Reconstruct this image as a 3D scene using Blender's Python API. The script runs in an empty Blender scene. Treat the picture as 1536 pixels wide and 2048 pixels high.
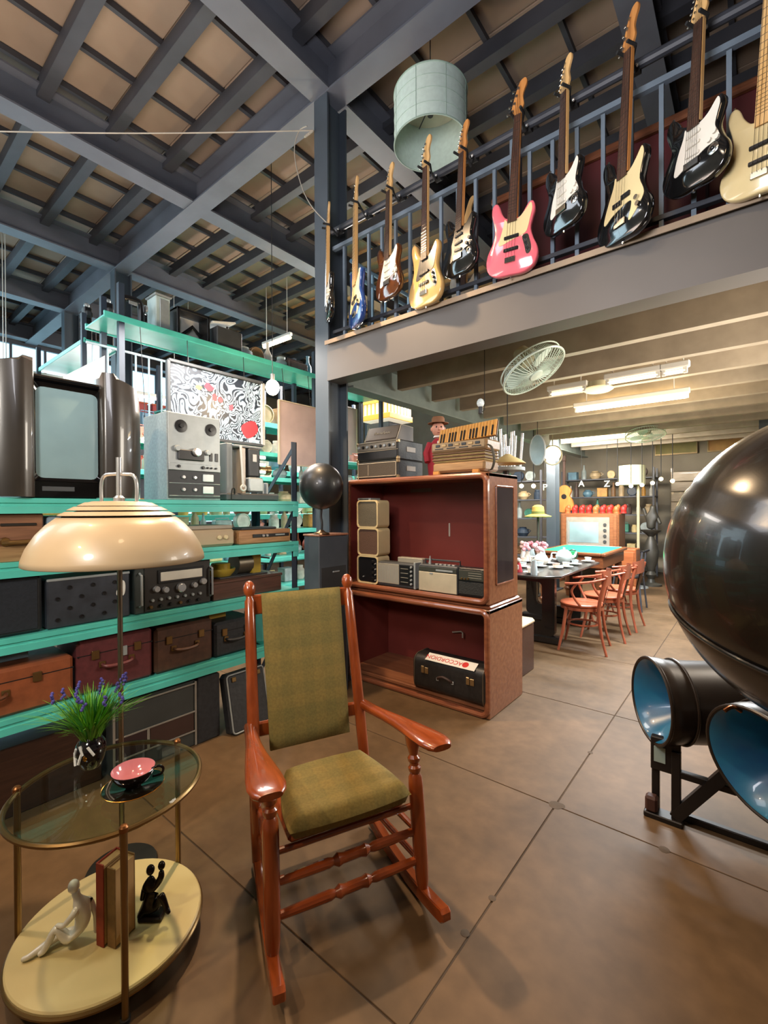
import bpy, bmesh, math, random
from mathutils import Matrix, Vector
rad = math.radians
random.seed(7)
SC = bpy.context.scene
COL = SC.collection

# ---------------------------------------------------------------- camera
FPX, YAW, PITCH, ROLL, EYE = 909.0, rad(39.07), rad(.42), rad(-.24), 1.4
V = Vector
fwd = V((-math.sin(YAW) * math.cos(PITCH), math.cos(YAW) * math.cos(PITCH), -math.sin(PITCH)))
rt0 = V((math.cos(YAW), math.sin(YAW), 0)); up0 = rt0.cross(fwd)
RT = rt0 * math.cos(ROLL) + up0 * math.sin(ROLL)
UP = -rt0 * math.sin(ROLL) + up0 * math.cos(ROLL)
EYEP = V((0, 0, EYE))
cam = bpy.data.cameras.new('camera'); camo = bpy.data.objects.new('camera', cam); COL.objects.link(camo)
cam.sensor_fit = 'VERTICAL'; cam.sensor_height = 36; cam.lens = FPX / 2048 * 36; cam.clip_start = .05; cam.clip_end = 200
camo.matrix_world = Matrix(((RT.x, UP.x, -fwd.x, 0), (RT.y, UP.y, -fwd.y, 0), (RT.z, UP.z, -fwd.z, EYE), (0, 0, 0, 1)))
SC.camera = camo
# a pixel of the 1536x2048 photograph turned into a point on a level / on an upright plane
def ray(x, y): return fwd + RT * ((x - 768) / FPX) - UP * ((y - 1024) / FPX)
def at_z(x, y, z): d = ray(x, y); return EYEP + d * ((z - EYE) / d.z)
def at_x(x, y, X): d = ray(x, y); return EYEP + d * (X / d.x)
def at_y(x, y, Y): d = ray(x, y); return EYEP + d * (Y / d.y)
def at_t(x, y, t): return EYEP + ray(x, y) * t
def to_px(p):
    v = V(p) - EYEP; t = v.dot(fwd)
    return (768 + FPX * v.dot(RT) / t, 1024 - FPX * v.dot(UP) / t, t) if t > .01 else (-9e9, 0, -1)

# ---------------------------------------------------------------- daylight, lamps, exposure
SC.view_settings.view_transform = 'Standard'; SC.view_settings.look = 'None'
SC.view_settings.gamma = 1; SC.view_settings.use_curve_mapping = False
SC.view_settings.exposure = 0.0
SC.cycles.max_bounces = 6; SC.cycles.diffuse_bounces = 3; SC.cycles.glossy_bounces = 3
SC.cycles.transmission_bounces = 6; SC.cycles.transparent_max_bounces = 8
SC.cycles.sample_clamp_indirect = 4; SC.cycles.caustics_reflective = False; SC.cycles.caustics_refractive = False
SC.cycles.use_denoising = True
W = bpy.data.worlds.new('world'); SC.world = W; W.use_nodes = True
W.node_tree.nodes['Background'].inputs[0].default_value = (.62, .86, 1, 1)
W.node_tree.nodes['Background'].inputs[1].default_value = 3.0
def lamp(kind, name, loc, energy, color, size=.2, aim=None, size_y=None, spread=None, angle=None, blend=.5):
    l = bpy.data.lights.new(name, kind); o = bpy.data.objects.new(name, l); COL.objects.link(o)
    o.location = loc; l.energy = energy; l.color = color
    if kind == 'AREA':
        l.size = size
        if size_y: l.shape = 'RECTANGLE'; l.size_y = size_y
        if spread: l.spread = spread
    else:
        l.shadow_soft_size = size
    if kind == 'SPOT': l.spot_size = angle or rad(90); l.spot_blend = blend
    if aim is not None:
        o.rotation_euler = (V(aim) - V(loc)).to_track_quat('-Z', 'Y').to_euler()
    return o
WARM = (1, .69, .40); SOFT = (1, .82, .62); COOL = (.66, .88, 1)
# shop spotlights by pillar and entrance, then added fill spots with no fitting
lamp('SPOT', 'spotlight_pillar', (-2.45, 1.85, 3.7), 340, WARM, .05, (-1.2, 1.2, 0), angle=rad(110), blend=.6)
lamp('SPOT', 'spotlight_entrance', (-2.5, -.1, 3.6), 115, WARM, .05, (-1.4, .9, 0), angle=rad(110), blend=.6)
lamp('SPOT', 'table_fill_spot', (-1.55, -1.1, 2.9), 120, (1, .74, .46), .05, (-1.4, .65, .2), angle=rad(52), blend=.5)  # added spot, brightens the lower table shelf and chair legs
lamp('SPOT', 'aisle_fill_spot', (-.3, .2, 3.8), 42, WARM, .15, (-1.2, 2.2, .8), angle=rad(120), blend=.8)  # added fill over the aisle, softens the shadows
lamp('SPOT', 'horns_fill_spot', (-.9, .6, 3.7), 40, SOFT, .12, (-.1, 2.3, .6), angle=rad(80), blend=.7)  # added fill towards the horns
lamp('SPOT', 'rack_fill_spot', (-.9, -.9, 2.3), 170, (1, .93, .84), .2, (-2.6, 1.25, 1.15), angle=rad(62), blend=.5)  # added spot in mid-air, brightens the rack fronts
# added unseen fills, window daylight, and tube_lamp rows for the fluorescents under the gallery
lamp('AREA', 'hall_fill', (-4.2, -.8, 4.4), 62, (.85, .92, 1), 1.6, (-4.2, .8, 1.2))  # ambient fill for the open hall, no fitting there
lamp('AREA', 'guitar_fill', (-.7, .2, 2.6), 58, (.95, .94, 1), .8, (-1, 2.5, 3.8))  # unseen fill that brightens the guitars and drum shade
lamp('AREA', 'roof_bounce_fill', (-3.4, .3, 2.2), 78, (1, .82, .71), 1.6, (-3.2, .9, 5))  # upward fill standing in for light bounced to the roof
lamp('AREA', 'back_rack_fill', (-3.75, 2.2, 3.0), 105, (1, .93, .86), 1.2, (-4.3, 2.3, 0))  # added fill for the gaps behind the teal rack
lamp('AREA', 'left_window_lamp', (-9, -.5, 3.6), 150, (.68, .9, 1), 3, (-4, 2, 2.5))
lamp('AREA', 'far_hall_fill', (-5.3, 6.2, 3.6), 420, (1, .93, .88), 1.6, (-5.4, 4, 1))  # added fill that lifts the far hall
lamp('AREA', 'gallery_bounce_fill', (-.9, 5.2, 1.9), 34, (1, .88, .66), 1.6, (-.9, 5.2, 3))  # unseen upward fill for the gallery ceiling
lamp('AREA', 'gallery_front_fill', (.3, 3.3, 1.75), 26, (1, .9, .78), 1.2, (.1, 3.6, 3))  # second upward fill, added for the near gallery joists
lamp('AREA', 'cabinet_side_fill', (.9, 4.2, 2.2), 75, (1, .9, .76), .8, (-1.4, 3.1, .6))  # added fill that brightens the side of the cabinets
lamp('AREA', 'tube_lamp', (-.95, 4.9, 2.36), 125, (.86, .95, 1), 1.0, (-.95, 4.9, 0), size_y=.08)
lamp('AREA', 'tube_lamp', (-1.0, 6.6, 2.36), 155, (.9, .96, 1), 1.2, (-1, 6.6, 0), size_y=.3)
lamp('AREA', 'tube_lamp', (-2.3, 7.5, 2.4), 150, (1, .9, .76), 1.2, (-2.0, 9.6, .8), size_y=.3)

# ---------------------------------------------------------------- materials
def lin(h):
    c = [int(h[i:i + 2], 16) / 255 for i in (0, 2, 4)]
    return tuple((x / 12.92 if x <= .04045 else ((x + .055) / 1.055) ** 2.4) for x in c)
MATS = {}
def mat(key, hexc='808080', rough=.5, metal=0., var=.12, scale=6., bump=0., spec=.5, coat=0., emit=0., grain=None, hex2=None, trans=0., alpha=1.):
    if key in MATS: return MATS[key]
    m = bpy.data.materials.new(key); m.use_nodes = True; MATS[key] = m
    nt = m.node_tree; b = nt.nodes['Principled BSDF']; L = nt.links.new
    c = lin(hexc)
    b.inputs['Roughness'].default_value = rough; b.inputs['Metallic'].default_value = metal
    b.inputs['Specular IOR Level'].default_value = spec; b.inputs['Coat Weight'].default_value = coat
    b.inputs['Transmission Weight'].default_value = trans; b.inputs['Alpha'].default_value = alpha
    tc = nt.nodes.new('ShaderNodeTexCoord'); n = nt.nodes.new('ShaderNodeTexNoise')
    n.inputs['Scale'].default_value = scale; n.inputs['Detail'].default_value = 5
    if grain:
        mp = nt.nodes.new('ShaderNodeMapping'); mp.inputs['Scale'].default_value = grain
        L(tc.outputs['Object'], mp.inputs[0]); L(mp.outputs[0], n.inputs['Vector'])
    else: L(tc.outputs['Object'], n.inputs['Vector'])
    rp = nt.nodes.new('ShaderNodeValToRGB')
    c2 = lin(hex2) if hex2 else tuple(min(1, x * (1 + var)) for x in c)
    c1 = c if hex2 else tuple(x * (1 - var) for x in c)
    rp.color_ramp.elements[0].color = (*c1, 1); rp.color_ramp.elements[1].color = (*c2, 1)
    rp.color_ramp.elements[0].position = .35; rp.color_ramp.elements[1].position = .65
    L(n.outputs['Fac'], rp.inputs[0]); L(rp.outputs[0], b.inputs['Base Color'])
    if bump:
        bp = nt.nodes.new('ShaderNodeBump'); bp.inputs['Strength'].default_value = bump; bp.inputs['Distance'].default_value = .01
        L(n.outputs['Fac'], bp.inputs['Height']); L(bp.outputs[0], b.inputs['Normal'])
    if emit:
        b.inputs['Emission Color'].default_value = (*c, 1); b.inputs['Emission Strength'].default_value = emit
    return m
def wood(key, a='808080', b_='909090', rough=.35, axis=2, coat=.2, sc=5):
    g = [14, 14, 14]; g[axis] = 1.2
    return mat(key, a, rough, hex2=b_, grain=tuple(g), scale=sc, coat=coat, bump=.03)
STEEL = mat('painted_steel', '5c5f68', .5, var=.1, scale=3)
STEELD = mat('dark_joist_steel', '3f4046', .6, var=.15, scale=3)
ROOF = mat('roof_board', '97826f', .85, var=.14, scale=1.3, bump=.1)
TEAL = mat('teal_paint', '54c2b4', .38, var=.12, scale=4, coat=.1)
BLACK = mat('black_plastic', '18181a', .35, var=.2)
GLOSS = mat('gloss_black', '0c0c0d', .12, var=.1, coat=.6)
RUBBER = mat('rubber', '1c1c1c', .8)
VINYL = mat('black_vinyl', '232427', .55, var=.25, scale=40, bump=.15)
PILLAR = mat('pillar_steel', '434b53', .45, var=.08, scale=3)
CHROME = mat('chrome', 'dcdcdc', .22, .75, var=.03)
ALU = mat('brushed_aluminium', 'a4aaaa', .4, .35, var=.06, scale=20)
BRASS = mat('brass', '8c7048', .3, .85, var=.1)
WHITE = mat('white_plastic', 'dad8d0', .4, var=.04)
CREAM = mat('cream_plastic', 'd9c79a', .4, var=.05)
GREY = mat('grey_metal', '8f9494', .5, var=.08)
DGREY = mat('dark_grey_metal', '3a3c3e', .5, var=.15)
def glass(key, tint, rough=.02, trans=.75):
    m = bpy.data.materials.new(key); m.use_nodes = True; nt = m.node_tree; nt.nodes.clear(); L = nt.links.new
    o = nt.nodes.new('ShaderNodeOutputMaterial'); mx = nt.nodes.new('ShaderNodeMixShader'); t = nt.nodes.new('ShaderNodeBsdfTransparent')
    g = nt.nodes.new('ShaderNodeBsdfGlossy'); fr = nt.nodes.new('ShaderNodeFresnel'); ad = nt.nodes.new('ShaderNodeMath')
    fr.inputs[0].default_value = 1.25; ad.operation = 'MINIMUM'; ad.inputs[1].default_value = .16
    t.inputs[0].default_value = (*lin(tint), 1); g.inputs['Roughness'].default_value = rough
    L(fr.outputs[0], ad.inputs[0]); L(ad.outputs[0], mx.inputs[0]); L(t.outputs[0], mx.inputs[1]); L(g.outputs[0], mx.inputs[2]); L(mx.outputs[0], o.inputs[0])
    return m
GLASS = glass('table_glass', 'e6f0ea'); PANE = glass('window_glass', 'e8f4f6')

# ---------------------------------------------------------------- mesh building
class G:
    def __init__(s): s.v = []; s.f = []
    def add(s, vs, fs, mx=None):
        n = len(s.v)
        s.v += [tuple(mx @ V(p)) for p in vs] if mx else [tuple(p) for p in vs]
        s.f += [[i + n for i in f] for f in fs]; return s
    def box(s, c, d, ch=0., mx=None):
        hx, hy, hz = d[0] / 2, d[1] / 2, d[2] / 2; c = V(c)
        if ch <= 0:
            vs = [c + V((x * hx, y * hy, z * hz)) for x in (-1, 1) for y in (-1, 1) for z in (-1, 1)]
            return s.add(vs, [(0, 1, 3, 2), (4, 6, 7, 5), (0, 4, 5, 1), (2, 3, 7, 6), (0, 2, 6, 4), (1, 5, 7, 3)], mx)
        ch = min(ch, hx * .98, hy * .98, hz * .98)
        vs, ix = [], {}
        for x in (-1, 1):
            for y in (-1, 1):
                for z in (-1, 1):
                    for a in range(3):
                        q = [hx - ch, hy - ch, hz - ch]; q[a] += ch
                        ix[x, y, z, a] = len(vs); vs.append(c + V((x * q[0], y * q[1], z * q[2])))
        fs = []
        for a in range(3):
            o1, o2 = (a + 1) % 3, (a + 2) % 3
            for sg in (-1, 1):
                q = []
                for u, w in ((-1, -1), (1, -1), (1, 1), (-1, 1)):
                    k = [0, 0, 0]; k[a] = sg; k[o1] = u; k[o2] = w; q.append(ix[(*k, a)])
                fs.append(q)
            for u in (-1, 1):
                for w in (-1, 1):
                    k1 = [0, 0, 0]; k1[o1] = u; k1[o2] = w; k2 = list(k1); k1[a] = -1; k2[a] = 1
                    fs.append([ix[(*k1, o1)], ix[(*k2, o1)], ix[(*k2, o2)], ix[(*k1, o2)]])
        for x in (-1, 1):
            for y in (-1, 1):
                for z in (-1, 1): fs.append([ix[x, y, z, a] for a in range(3)])
        return s.add(vs, fs, mx)
    def tube(s, pts, r, n=8, caps=True, closed=False, flat=None):
        pts = [V(p) for p in pts]; m = len(pts); rs = r if isinstance(r, (list, tuple)) else [r] * m
        vs = []; prev = None
        for i, p in enumerate(pts):
            a = pts[i - 1] if (i or closed) else p; b = pts[(i + 1) % m] if (i < m - 1 or closed) else p
            t = (b - a).normalized()
            if prev is None:
                u = t.orthogonal().normalized()
                if abs(t.z) < .9: u = V((0, 0, 1)).cross(t).normalized()
            else:
                u = prev - t * prev.dot(t)
                u = u.normalized() if u.length > 1e-6 else t.orthogonal().normalized()
            prev = u; w = t.cross(u)
            for k in range(n):
                q = 2 * math.pi * (k + .5) / n
                vs.append(p + u * (rs[i] * math.cos(q)) + w * (rs[i] * math.sin(q) * (flat or 1)))
        fs = [[i * n + k, i * n + (k + 1) % n, ((i + 1) % m) * n + (k + 1) % n, ((i + 1) % m) * n + k] for i in range(m if closed else m - 1) for k in range(n)]
        if caps and not closed: fs += [list(range(n))[::-1], [(m - 1) * n + k for k in range(n)]]
        return s.add(vs, fs)
    def cyl(s, a, b, r, r2=None, n=16, caps=True): return s.tube([a, b], [r, r if r2 is None else r2], n, caps)
    def lathe(s, prof, n=24, mx=None, arc=1., close=False):
        m = len(prof); cols = n if arc >= 1 else n + 1; vs = []; fs = []
        for k in range(cols):
            q = 2 * math.pi * arc * k / n
            vs += [V((r * math.cos(q), r * math.sin(q), z)) for r, z in prof]
        for k in range(n):
            k2 = (k + 1) % cols
            for i in range(m if close else m - 1):
                j = (i + 1) % m
                if prof[i][0] < 1e-6 and prof[j][0] < 1e-6: continue
                if prof[i][0] < 1e-6: fs.append([k * m + i, k2 * m + j, k * m + j])
                elif prof[j][0] < 1e-6: fs.append([k * m + i, k2 * m + i, k * m + j])
                else: fs.append([k * m + i, k2 * m + i, k2 * m + j, k * m + j])
        return s.add(vs, fs, mx)
    def ball(s, c, r, n=16, m=10, mx=None):
        rr = r if isinstance(r, (tuple, list)) else (r, r, r); c = V(c)
        pr = [(math.sin(math.pi * i / m), -math.cos(math.pi * i / m)) for i in range(m + 1)]; pr[0] = (0, -1); pr[-1] = (0, 1)
        M_ = Matrix.Translation(c) @ Matrix.Diagonal((*rr, 1))
        return s.lathe(pr, n, (mx @ M_) if mx else M_)
    def prism(s, o, y0, y1, bev=0., plane='xz', mx=None):
        """outline o (u,w) extruded from y0 to y1 (xz) or as z (xy); bev pulls the rims in"""
        n = len(o); cu = sum(p[0] for p in o) / n; cw = sum(p[1] for p in o) / n
        def inset(d):
            if d <= 0: return o
            out = []
            for i in range(n):
                a, p, b = V(o[i - 1]), V(o[i]), V(o[(i + 1) % n]); t = (b - a)
                t = t.normalized() if t.length > 1e-9 else V((1, 0)); nn = V((-t.y, t.x))
                out.append(tuple(p + nn * d * SGN))
            return out
        area = sum(o[i - 1][0] * o[i][1] - o[i][0] * o[i - 1][1] for i in range(n)); SGN = 1 if area > 0 else -1
        rings = [(inset(bev), y0), (o, y0 + bev), (o, y1 - bev), (inset(bev), y1)] if bev > 0 else [(o, y0), (o, y1)]
        P = (lambda u, w, y: (u, y, w)) if plane == 'xz' else ((lambda u, w, y: (u, w, y)) if plane == 'xy' else (lambda u, w, y: (y, u, w)))
        vs = [P(u, w, y) for ring, y in rings for u, w in ring]
        fs = [[k * n + i, k * n + (i + 1) % n, (k + 1) * n + (i + 1) % n, (k + 1) * n + i] for k in range(len(rings) - 1) for i in range(n)]
        fs += [list(range(n))[::-1], [(len(rings) - 1) * n + i for i in range(n)]]
        return s.add(vs, fs, mx)
    def grid(s, fn, nu, nv):
        vs = [fn(i / nu, j / nv) for i in range(nu + 1) for j in range(nv + 1)]; w = nv + 1
        return s.add(vs, [[i * w + j, i * w + j + 1, (i + 1) * w + j + 1, (i + 1) * w + j] for i in range(nu) for j in range(nv)])
def smooth_pts(pts, n=5, closed=True):
    out = []; m = len(pts)
    for i in range(m if closed else m - 1):
        p0, p1, p2, p3 = [V(pts[k % m] if closed else pts[min(max(k, 0), m - 1)]) for k in (i - 1, i, i + 1, i + 2)]
        for j in range(n):
            t = j / n
            out.append(tuple(.5 * ((2 * p1) + (p2 - p0) * t + (2 * p0 - 5 * p1 + 4 * p2 - p3) * t * t + (3 * p1 - p0 - 3 * p2 + p3) * t ** 3)))
    if not closed: out.append(tuple(pts[-1]))
    return out
def rrect(w, h, r, n=4, cx=0, cz=0):
    o = []
    for sx, sz, a0 in ((1, 1, 0), (-1, 1, 90), (-1, -1, 180), (1, -1, 270)):
        for k in range(n + 1):
            a = rad(a0 + 90 * k / n); o.append((cx + sx * (w / 2 - r) + r * math.cos(a), cz + sz * (h / 2 - r) + r * math.sin(a)))
    return o
def mesh(name, g, m, sharp=35):
    me = bpy.data.meshes.new(name); me.from_pydata(g.v, [], g.f); me.update()
    bm = bmesh.new(); bm.from_mesh(me); bmesh.ops.recalc_face_normals(bm, faces=bm.faces); bm.to_mesh(me); bm.free()
    if sharp:
        me.polygons.foreach_set('use_smooth', [True] * len(me.polygons)); me.set_sharp_from_angle(angle=rad(sharp))
    me.materials.append(m); return me
def part(name, g, m, parent=None, loc=None, rot=None, sharp=35, label=None):
    o = bpy.data.objects.new(name, g if isinstance(g, bpy.types.Mesh) else mesh(name, g, m, sharp)); COL.objects.link(o)
    if parent: o.parent = parent
    if loc is not None: o.location = loc
    if rot is not None: o.rotation_euler = rot
    if label: o['label'] = label
    return o
def tag(o, label, cat, group=None):
    o['label'] = label; o['category'] = cat
    if group: o['group'] = group
    return o
def thing(name, label, cat, loc=(0, 0, 0), rz=0., group=None, rot=None):
    o = bpy.data.objects.new(name, None); o.empty_display_size = .05; COL.objects.link(o); o.location = loc
    o.rotation_euler = rot if rot is not None else (0, 0, rz); return tag(o, label, cat, group)
def struct(name, g=None, m=None):
    o = part(name, g, m) if g else bpy.data.objects.new(name, None)
    if not g: COL.objects.link(o)
    o['kind'] = 'structure'; return o
def dup(o, loc=None, rz=None, label=None, group=None, parent=None):
    c = o.copy(); COL.objects.link(c)
    if parent: c.parent = parent
    if loc is not None: c.location = loc
    if rz is not None: c.rotation_euler = (0, 0, rz)
    if label: c['label'] = label
    if group: c['group'] = group
    for ch in list(o.children): dup(ch, parent=c)
    return c
def skin(name, verts, edges, radii, m, parent=None, sub=2, loc=None, rz=0):
    me = bpy.data.meshes.new(name); me.from_pydata(verts, edges, []); o = bpy.data.objects.new(name, me); COL.objects.link(o)
    md = o.modifiers.new('skin', 'SKIN'); md.use_smooth_shade = True
    sv = me.skin_vertices[0].data if me.skin_vertices else None
    if sv is None:
        bm = bmesh.new(); bm.from_mesh(me); bm.verts.layers.skin.verify(); bm.to_mesh(me); bm.free(); sv = me.skin_vertices[0].data
    for i, r in enumerate(radii):
        sv[i].radius = (r, r) if not isinstance(r, tuple) else r; sv[i].use_root = (i == 0)
    sd = o.modifiers.new('sub', 'SUBSURF'); sd.levels = sub; sd.render_levels = sub
    me.materials.append(m)
    if parent: o.parent = parent
    if loc is not None: o.location = loc
    o.rotation_euler = (0, 0, rz); return o
def text(name, s, size, m, parent, loc, rot, depth=.0008, space=1.):
    cu = bpy.data.curves.new(name, 'FONT'); cu.body = s; cu.size = size; cu.extrude = depth; cu.align_x = 'CENTER'; cu.align_y = 'CENTER'; cu.space_character = space
    t = bpy.data.objects.new(name, cu); me = bpy.data.meshes.new_from_object(t); bpy.data.objects.remove(t)
    me.materials.clear(); me.materials.append(m); me.name = name
    return part(name, me, None, parent, loc, rot)

# ---------------------------------------------------------------- the shell
CONC = mat('concrete_floor', '594530', .55, hex2='6a533c', scale=2.2, bump=.06, spec=.25)
_nt = CONC.node_tree
_n2 = _nt.nodes.new('ShaderNodeTexNoise'); _n2.inputs['Scale'].default_value = 14; _n2.inputs['Detail'].default_value = 8
_mx = _nt.nodes.new('ShaderNodeMixRGB'); _mx.blend_type = 'OVERLAY'; _mx.inputs[0].default_value = .35
_bs = _nt.nodes['Principled BSDF']; _src = _bs.inputs['Base Color'].links[0].from_socket
_geo = _nt.nodes.new('ShaderNodeNewGeometry')
for n in _nt.nodes:
    if n.type == 'TEX_NOISE': _nt.links.new(_geo.outputs['Position'], n.inputs['Vector'])
_nt.links.new(_src, _mx.inputs[1]); _nt.links.new(_n2.outputs['Fac'], _mx.inputs[2]); _nt.links.new(_mx.outputs[0], _bs.inputs['Base Color'])
JOINT = mat('floor_joint_grout', '46372a', .9)
WALLM = mat('plaster_wall', 'a09684', .8, var=.1, scale=2)
FX0, FX1, FY0, FY1, CZ = -11.1, 4.4, -3.2, 11.4, 5.12
floor = struct('floor', G().box(((FX0 + FX1) / 2, (FY0 + FY1) / 2, -.053), (FX1 - FX0, FY1 - FY0, .1)), JOINT)
slabs = {}
for i, (xa, xb) in enumerate(((FX0, -7.86), (-7.86, -4.29), (-4.29, -.72), (-.72, 2.85), (2.85, FX1))):
    w = xb - xa - .006
    if round(w, 3) not in slabs: slabs[round(w, 3)] = mesh('floor_slab', G().box((0, 0, -.005), (w, 1.184, .01), .0015), CONC)
    for k in range(-4, 8):
        part('floor_slab', slabs[round(w, 3)], None, floor, ((xa + xb) / 2, 2.155 + 1.19 * (k + .5), 0))
for x, y, r in ((-.72, 2.16, .045), (-.70, 2.17, .03), (-.725, 1.5, .02), (-.735, 1.32, .022), (-.72, 2.75, .022), (-.28, 2.155, .03)):
    part('mortar_patch', G().lathe([(0, .0005), (r * .7, .0005), (r * .6, .001), (0, .0012)], 9), mat('mortar_grey', '4d3d2c', .8), floor, (x, y, 0), (0, 0, x * 9))
def ibeam(g, a, b, w, h, t=.016):
    """I-beam between two level points a, b at the height of its lower flange"""
    a, b = V(a), V(b); d = (b - a); L = d.length; M_ = Matrix.Translation(a) @ Matrix.Rotation(math.atan2(d.y, d.x), 4, 'Z')
    g.box((L / 2, 0, t / 2), (L, w, t), 0, M_).box((L / 2, 0, h - t / 2), (L, w, t), 0, M_).box((L / 2, 0, h / 2), (L, t, h - 2 * t), 0, M_); return g
ceiling = struct('ceiling', G().box(((FX0 + FX1) / 2, (FY0 + FY1) / 2, CZ + .09), (FX1 - FX0, FY1 - FY0, .05)), mat('roof_underlay', '3a332c', .9))
BX = [-2.67 - 2.06 * k for k in range(-3, 5)]
for x in BX: part('roof_beam', ibeam(G(), (x, FY0, 4.68), (x, FY1, 4.68), .2, .3), STEEL, ceiling)
for y in (-2.7, 2.6, 7.9): part('roof_beam', ibeam(G(), (FX0, y, 4.672), (FX1, y, 4.672), .19, .325), STEEL, ceiling)
jm = mesh('roof_joist', G().box(((FX0 + FX1) / 2, 0, 4.975), (FX1 - FX0, .055, .13)).box(((FX0 + FX1) / 2, .02, 4.915), (FX1 - FX0, .09, .012)), STEELD)
for k in range(-10, 18): part('roof_joist', jm, None, ceiling, (0, 2.25 + .53 * k, 0))
bm_ = mesh('roof_batten', G().box((0, (FY0 + FY1) / 2, 5.072), (.035, FY1 - FY0, .05)), STEELD)
for k in range(-18, 16): part('roof_batten', bm_, None, ceiling, (-3.13 + .5 * k, 0, 0))
cells = []
for i in range(-18, 15):
    for j in range(-10, 17):
        c = (-3.13 + .5 * (i + .5), 2.25 + .53 * (j + .5), CZ); px, py, t = to_px(c)
        cells.append((t if (t > 0 and -60 < px < 1600 and -60 < py < 1000) else 99, c))
cells.sort(key=lambda q: q[0])
pm = mesh('roof_panel', G().box((0, 0, 0), (.488, .522, .03), .004), ROOF)
for t, c in cells[:270]: part('roof_panel', pm, None, ceiling, (c[0], c[1], c[2] + random.uniform(-.004, .004)))
g = G()
for t, c in cells[270:]: g.box(c, (.488, .522, .03))
part('far_roof_panel', g, ROOF, ceiling, sharp=0)['kind'] = 'stuff'
def column(x, y, h=4.67, w=.15, d=.22):
    g = G(); g.box((x, y - d / 2 + .008, h / 2), (w, .016, h)).box((x, y + d / 2 - .008, h / 2), (w, .016, h)).box((x, y, h / 2), (.012, d - .03, h))
    g.box((x, y, .01), (w + .1, d + .1, .02)); c = struct('column', g, PILLAR); return c
for x, y in ((-2.67, 2.62), (-6.8, 2.62), (-8.85, 2.62), (-2.67, 7.9), (-6.8, 7.9), (1.45, 2.62)): column(x, y)
column(.12, 7.9, 2.66, .12, .14)
# outer walls; the left one is a row of tall windows that lets the daylight in
T = .12
struct('wall_back', G().box(((FX0 + FX1) / 2, FY1 + T / 2, 2.6), (FX1 - FX0, T, 5.2)), WALLM)
struct('wall_right', G().box((FX1 + T / 2, (FY0 + FY1) / 2, 2.6), (T, FY1 - FY0, 5.2)), WALLM)
struct('wall_front', G().box(((FX0 + FX1) / 2, FY0 - T / 2, 2.6), (FX1 - FX0, T, 5.2)), WALLM)
wl = struct('wall_left', G().box((FX0 - T / 2, (FY0 + FY1) / 2, .5), (T, FY1 - FY0, 1.)).box((FX0 - T / 2, (FY0 + FY1) / 2, 4.95), (T, FY1 - FY0, .5))
            .box((FX0 - T / 2, 9.6, 2.6), (T, 3.6, 5.2)), WALLM)
for k in range(5):
    ya = FY0 + 2.2 * k; w = struct(f'window_{k + 1}')
    w.location = (FX0 - .05, ya + 1.1, 2.85); g = G()
    for s in (-1, 1): g.box((0, s * 1.06, 0), (.07, .08, 3.7)).box((0, 0, s * 1.81), (.07, 2.2, .08))
    part('window_frame', g, STEEL, w)
    for q in (-.55, 0, .55): part('window_bar', G().box((0, q, 0), (.04, .04, 3.6)), STEEL, w)
    for q in (-.9, 0, .9): part('window_bar', G().box((0, 0, q), (.04, 2.1, .04)), STEEL, w)
    part('window_pane', G().box((.01, 0, 0), (.006, 2.1, 3.6)), PANE, w)

# ---------------------------------------------------------------- gallery (mezzanine) over the right half
MX1, MY1 = 4.3, 9.6
gal = struct('gallery_floor', G().box(((-2.6 + MX1) / 2, (2.52 + MY1) / 2, 2.685), (MX1 + 2.6, MY1 - 2.52, .03)), mat('gallery_deck', '9a8b78', .8, scale=2, var=.1))
FASC = mat('fascia_steel', '595450', .5, var=.07, scale=2)
part('edge_beam', G().box(((-2.6 + MX1) / 2, 2.51, 2.55), (MX1 + 2.6, .014, .27)).box(((-2.6 + MX1) / 2, 2.575, 2.413), (MX1 + 2.6, .15, .014)), FASC, gal)
part('edge_angle', G().box(((-2.6 + MX1) / 2, 2.51, 2.706), (MX1 + 2.6, .07, .012)).box(((-2.6 + MX1) / 2, 2.478, 2.695), (MX1 + 2.6, .008, .03)), mat('edge_angle_steel', '8f7c66', .5), gal)
part('side_beam', ibeam(G(), (-2.62, 2.75, 2.40), (-2.62, MY1, 2.40), .14, .28), mat('side_beam_steel', '75817f', .5), gal)
jm = mesh('gallery_joist', G().box(((-2.55 + MX1) / 2, 0, 2.585), (MX1 + 2.55, .012, .17)).box(((-2.55 + MX1) / 2, .03, 2.503), (MX1 + 2.55, .07, .012)), mat('gallery_joist_steel', '9a8e7c', .5))
for k in range(-1, 11): part('gallery_joist', jm, None, gal, (0, 3.35 + .575 * k, 0))
RAILM = mat('railing_steel', '66737f', .45, var=.1); RAILD = mat('dark_rail_steel', '33363d', .5)
rl = thing('gallery_railing', 'steel blue railing of thin balusters along the front edge of the gallery', 'railing', (-2.59, 2.57, 2.71))
def rp(name, c, d, m): return part(name, G().box((c[0] + 2.59, c[1] - 2.57, c[2] - 2.71), d, .002), m, rl)
LX = MX1 + 2.59
rp('top_rail', ((MX1 - 2.59) / 2, 2.57, 3.46), (LX, .035, .03), RAILM); rp('bottom_rail', ((MX1 - 2.59) / 2, 2.57, 2.80), (LX, .035, .025), RAILD)
part('upper_rail', G().cyl((0, -.02, .875), (LX, -.02, .875), .024, n=10), RAILD, rl)
bal = mesh('baluster', G().box((0, 0, .365), (.02, .02, .73)), RAILM)
xs = [-2.471 + .1257 * k for k in range(11)] + [-.997 + .1302 * k for k in range(40)]
for x in xs:
    if x < MX1: part('baluster', bal, None, rl, (x + 2.59, 0, 0))
pst = mesh('railing_post', G().box((0, 0, .46), (.062, .04, .92), .003), RAILM)
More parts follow.
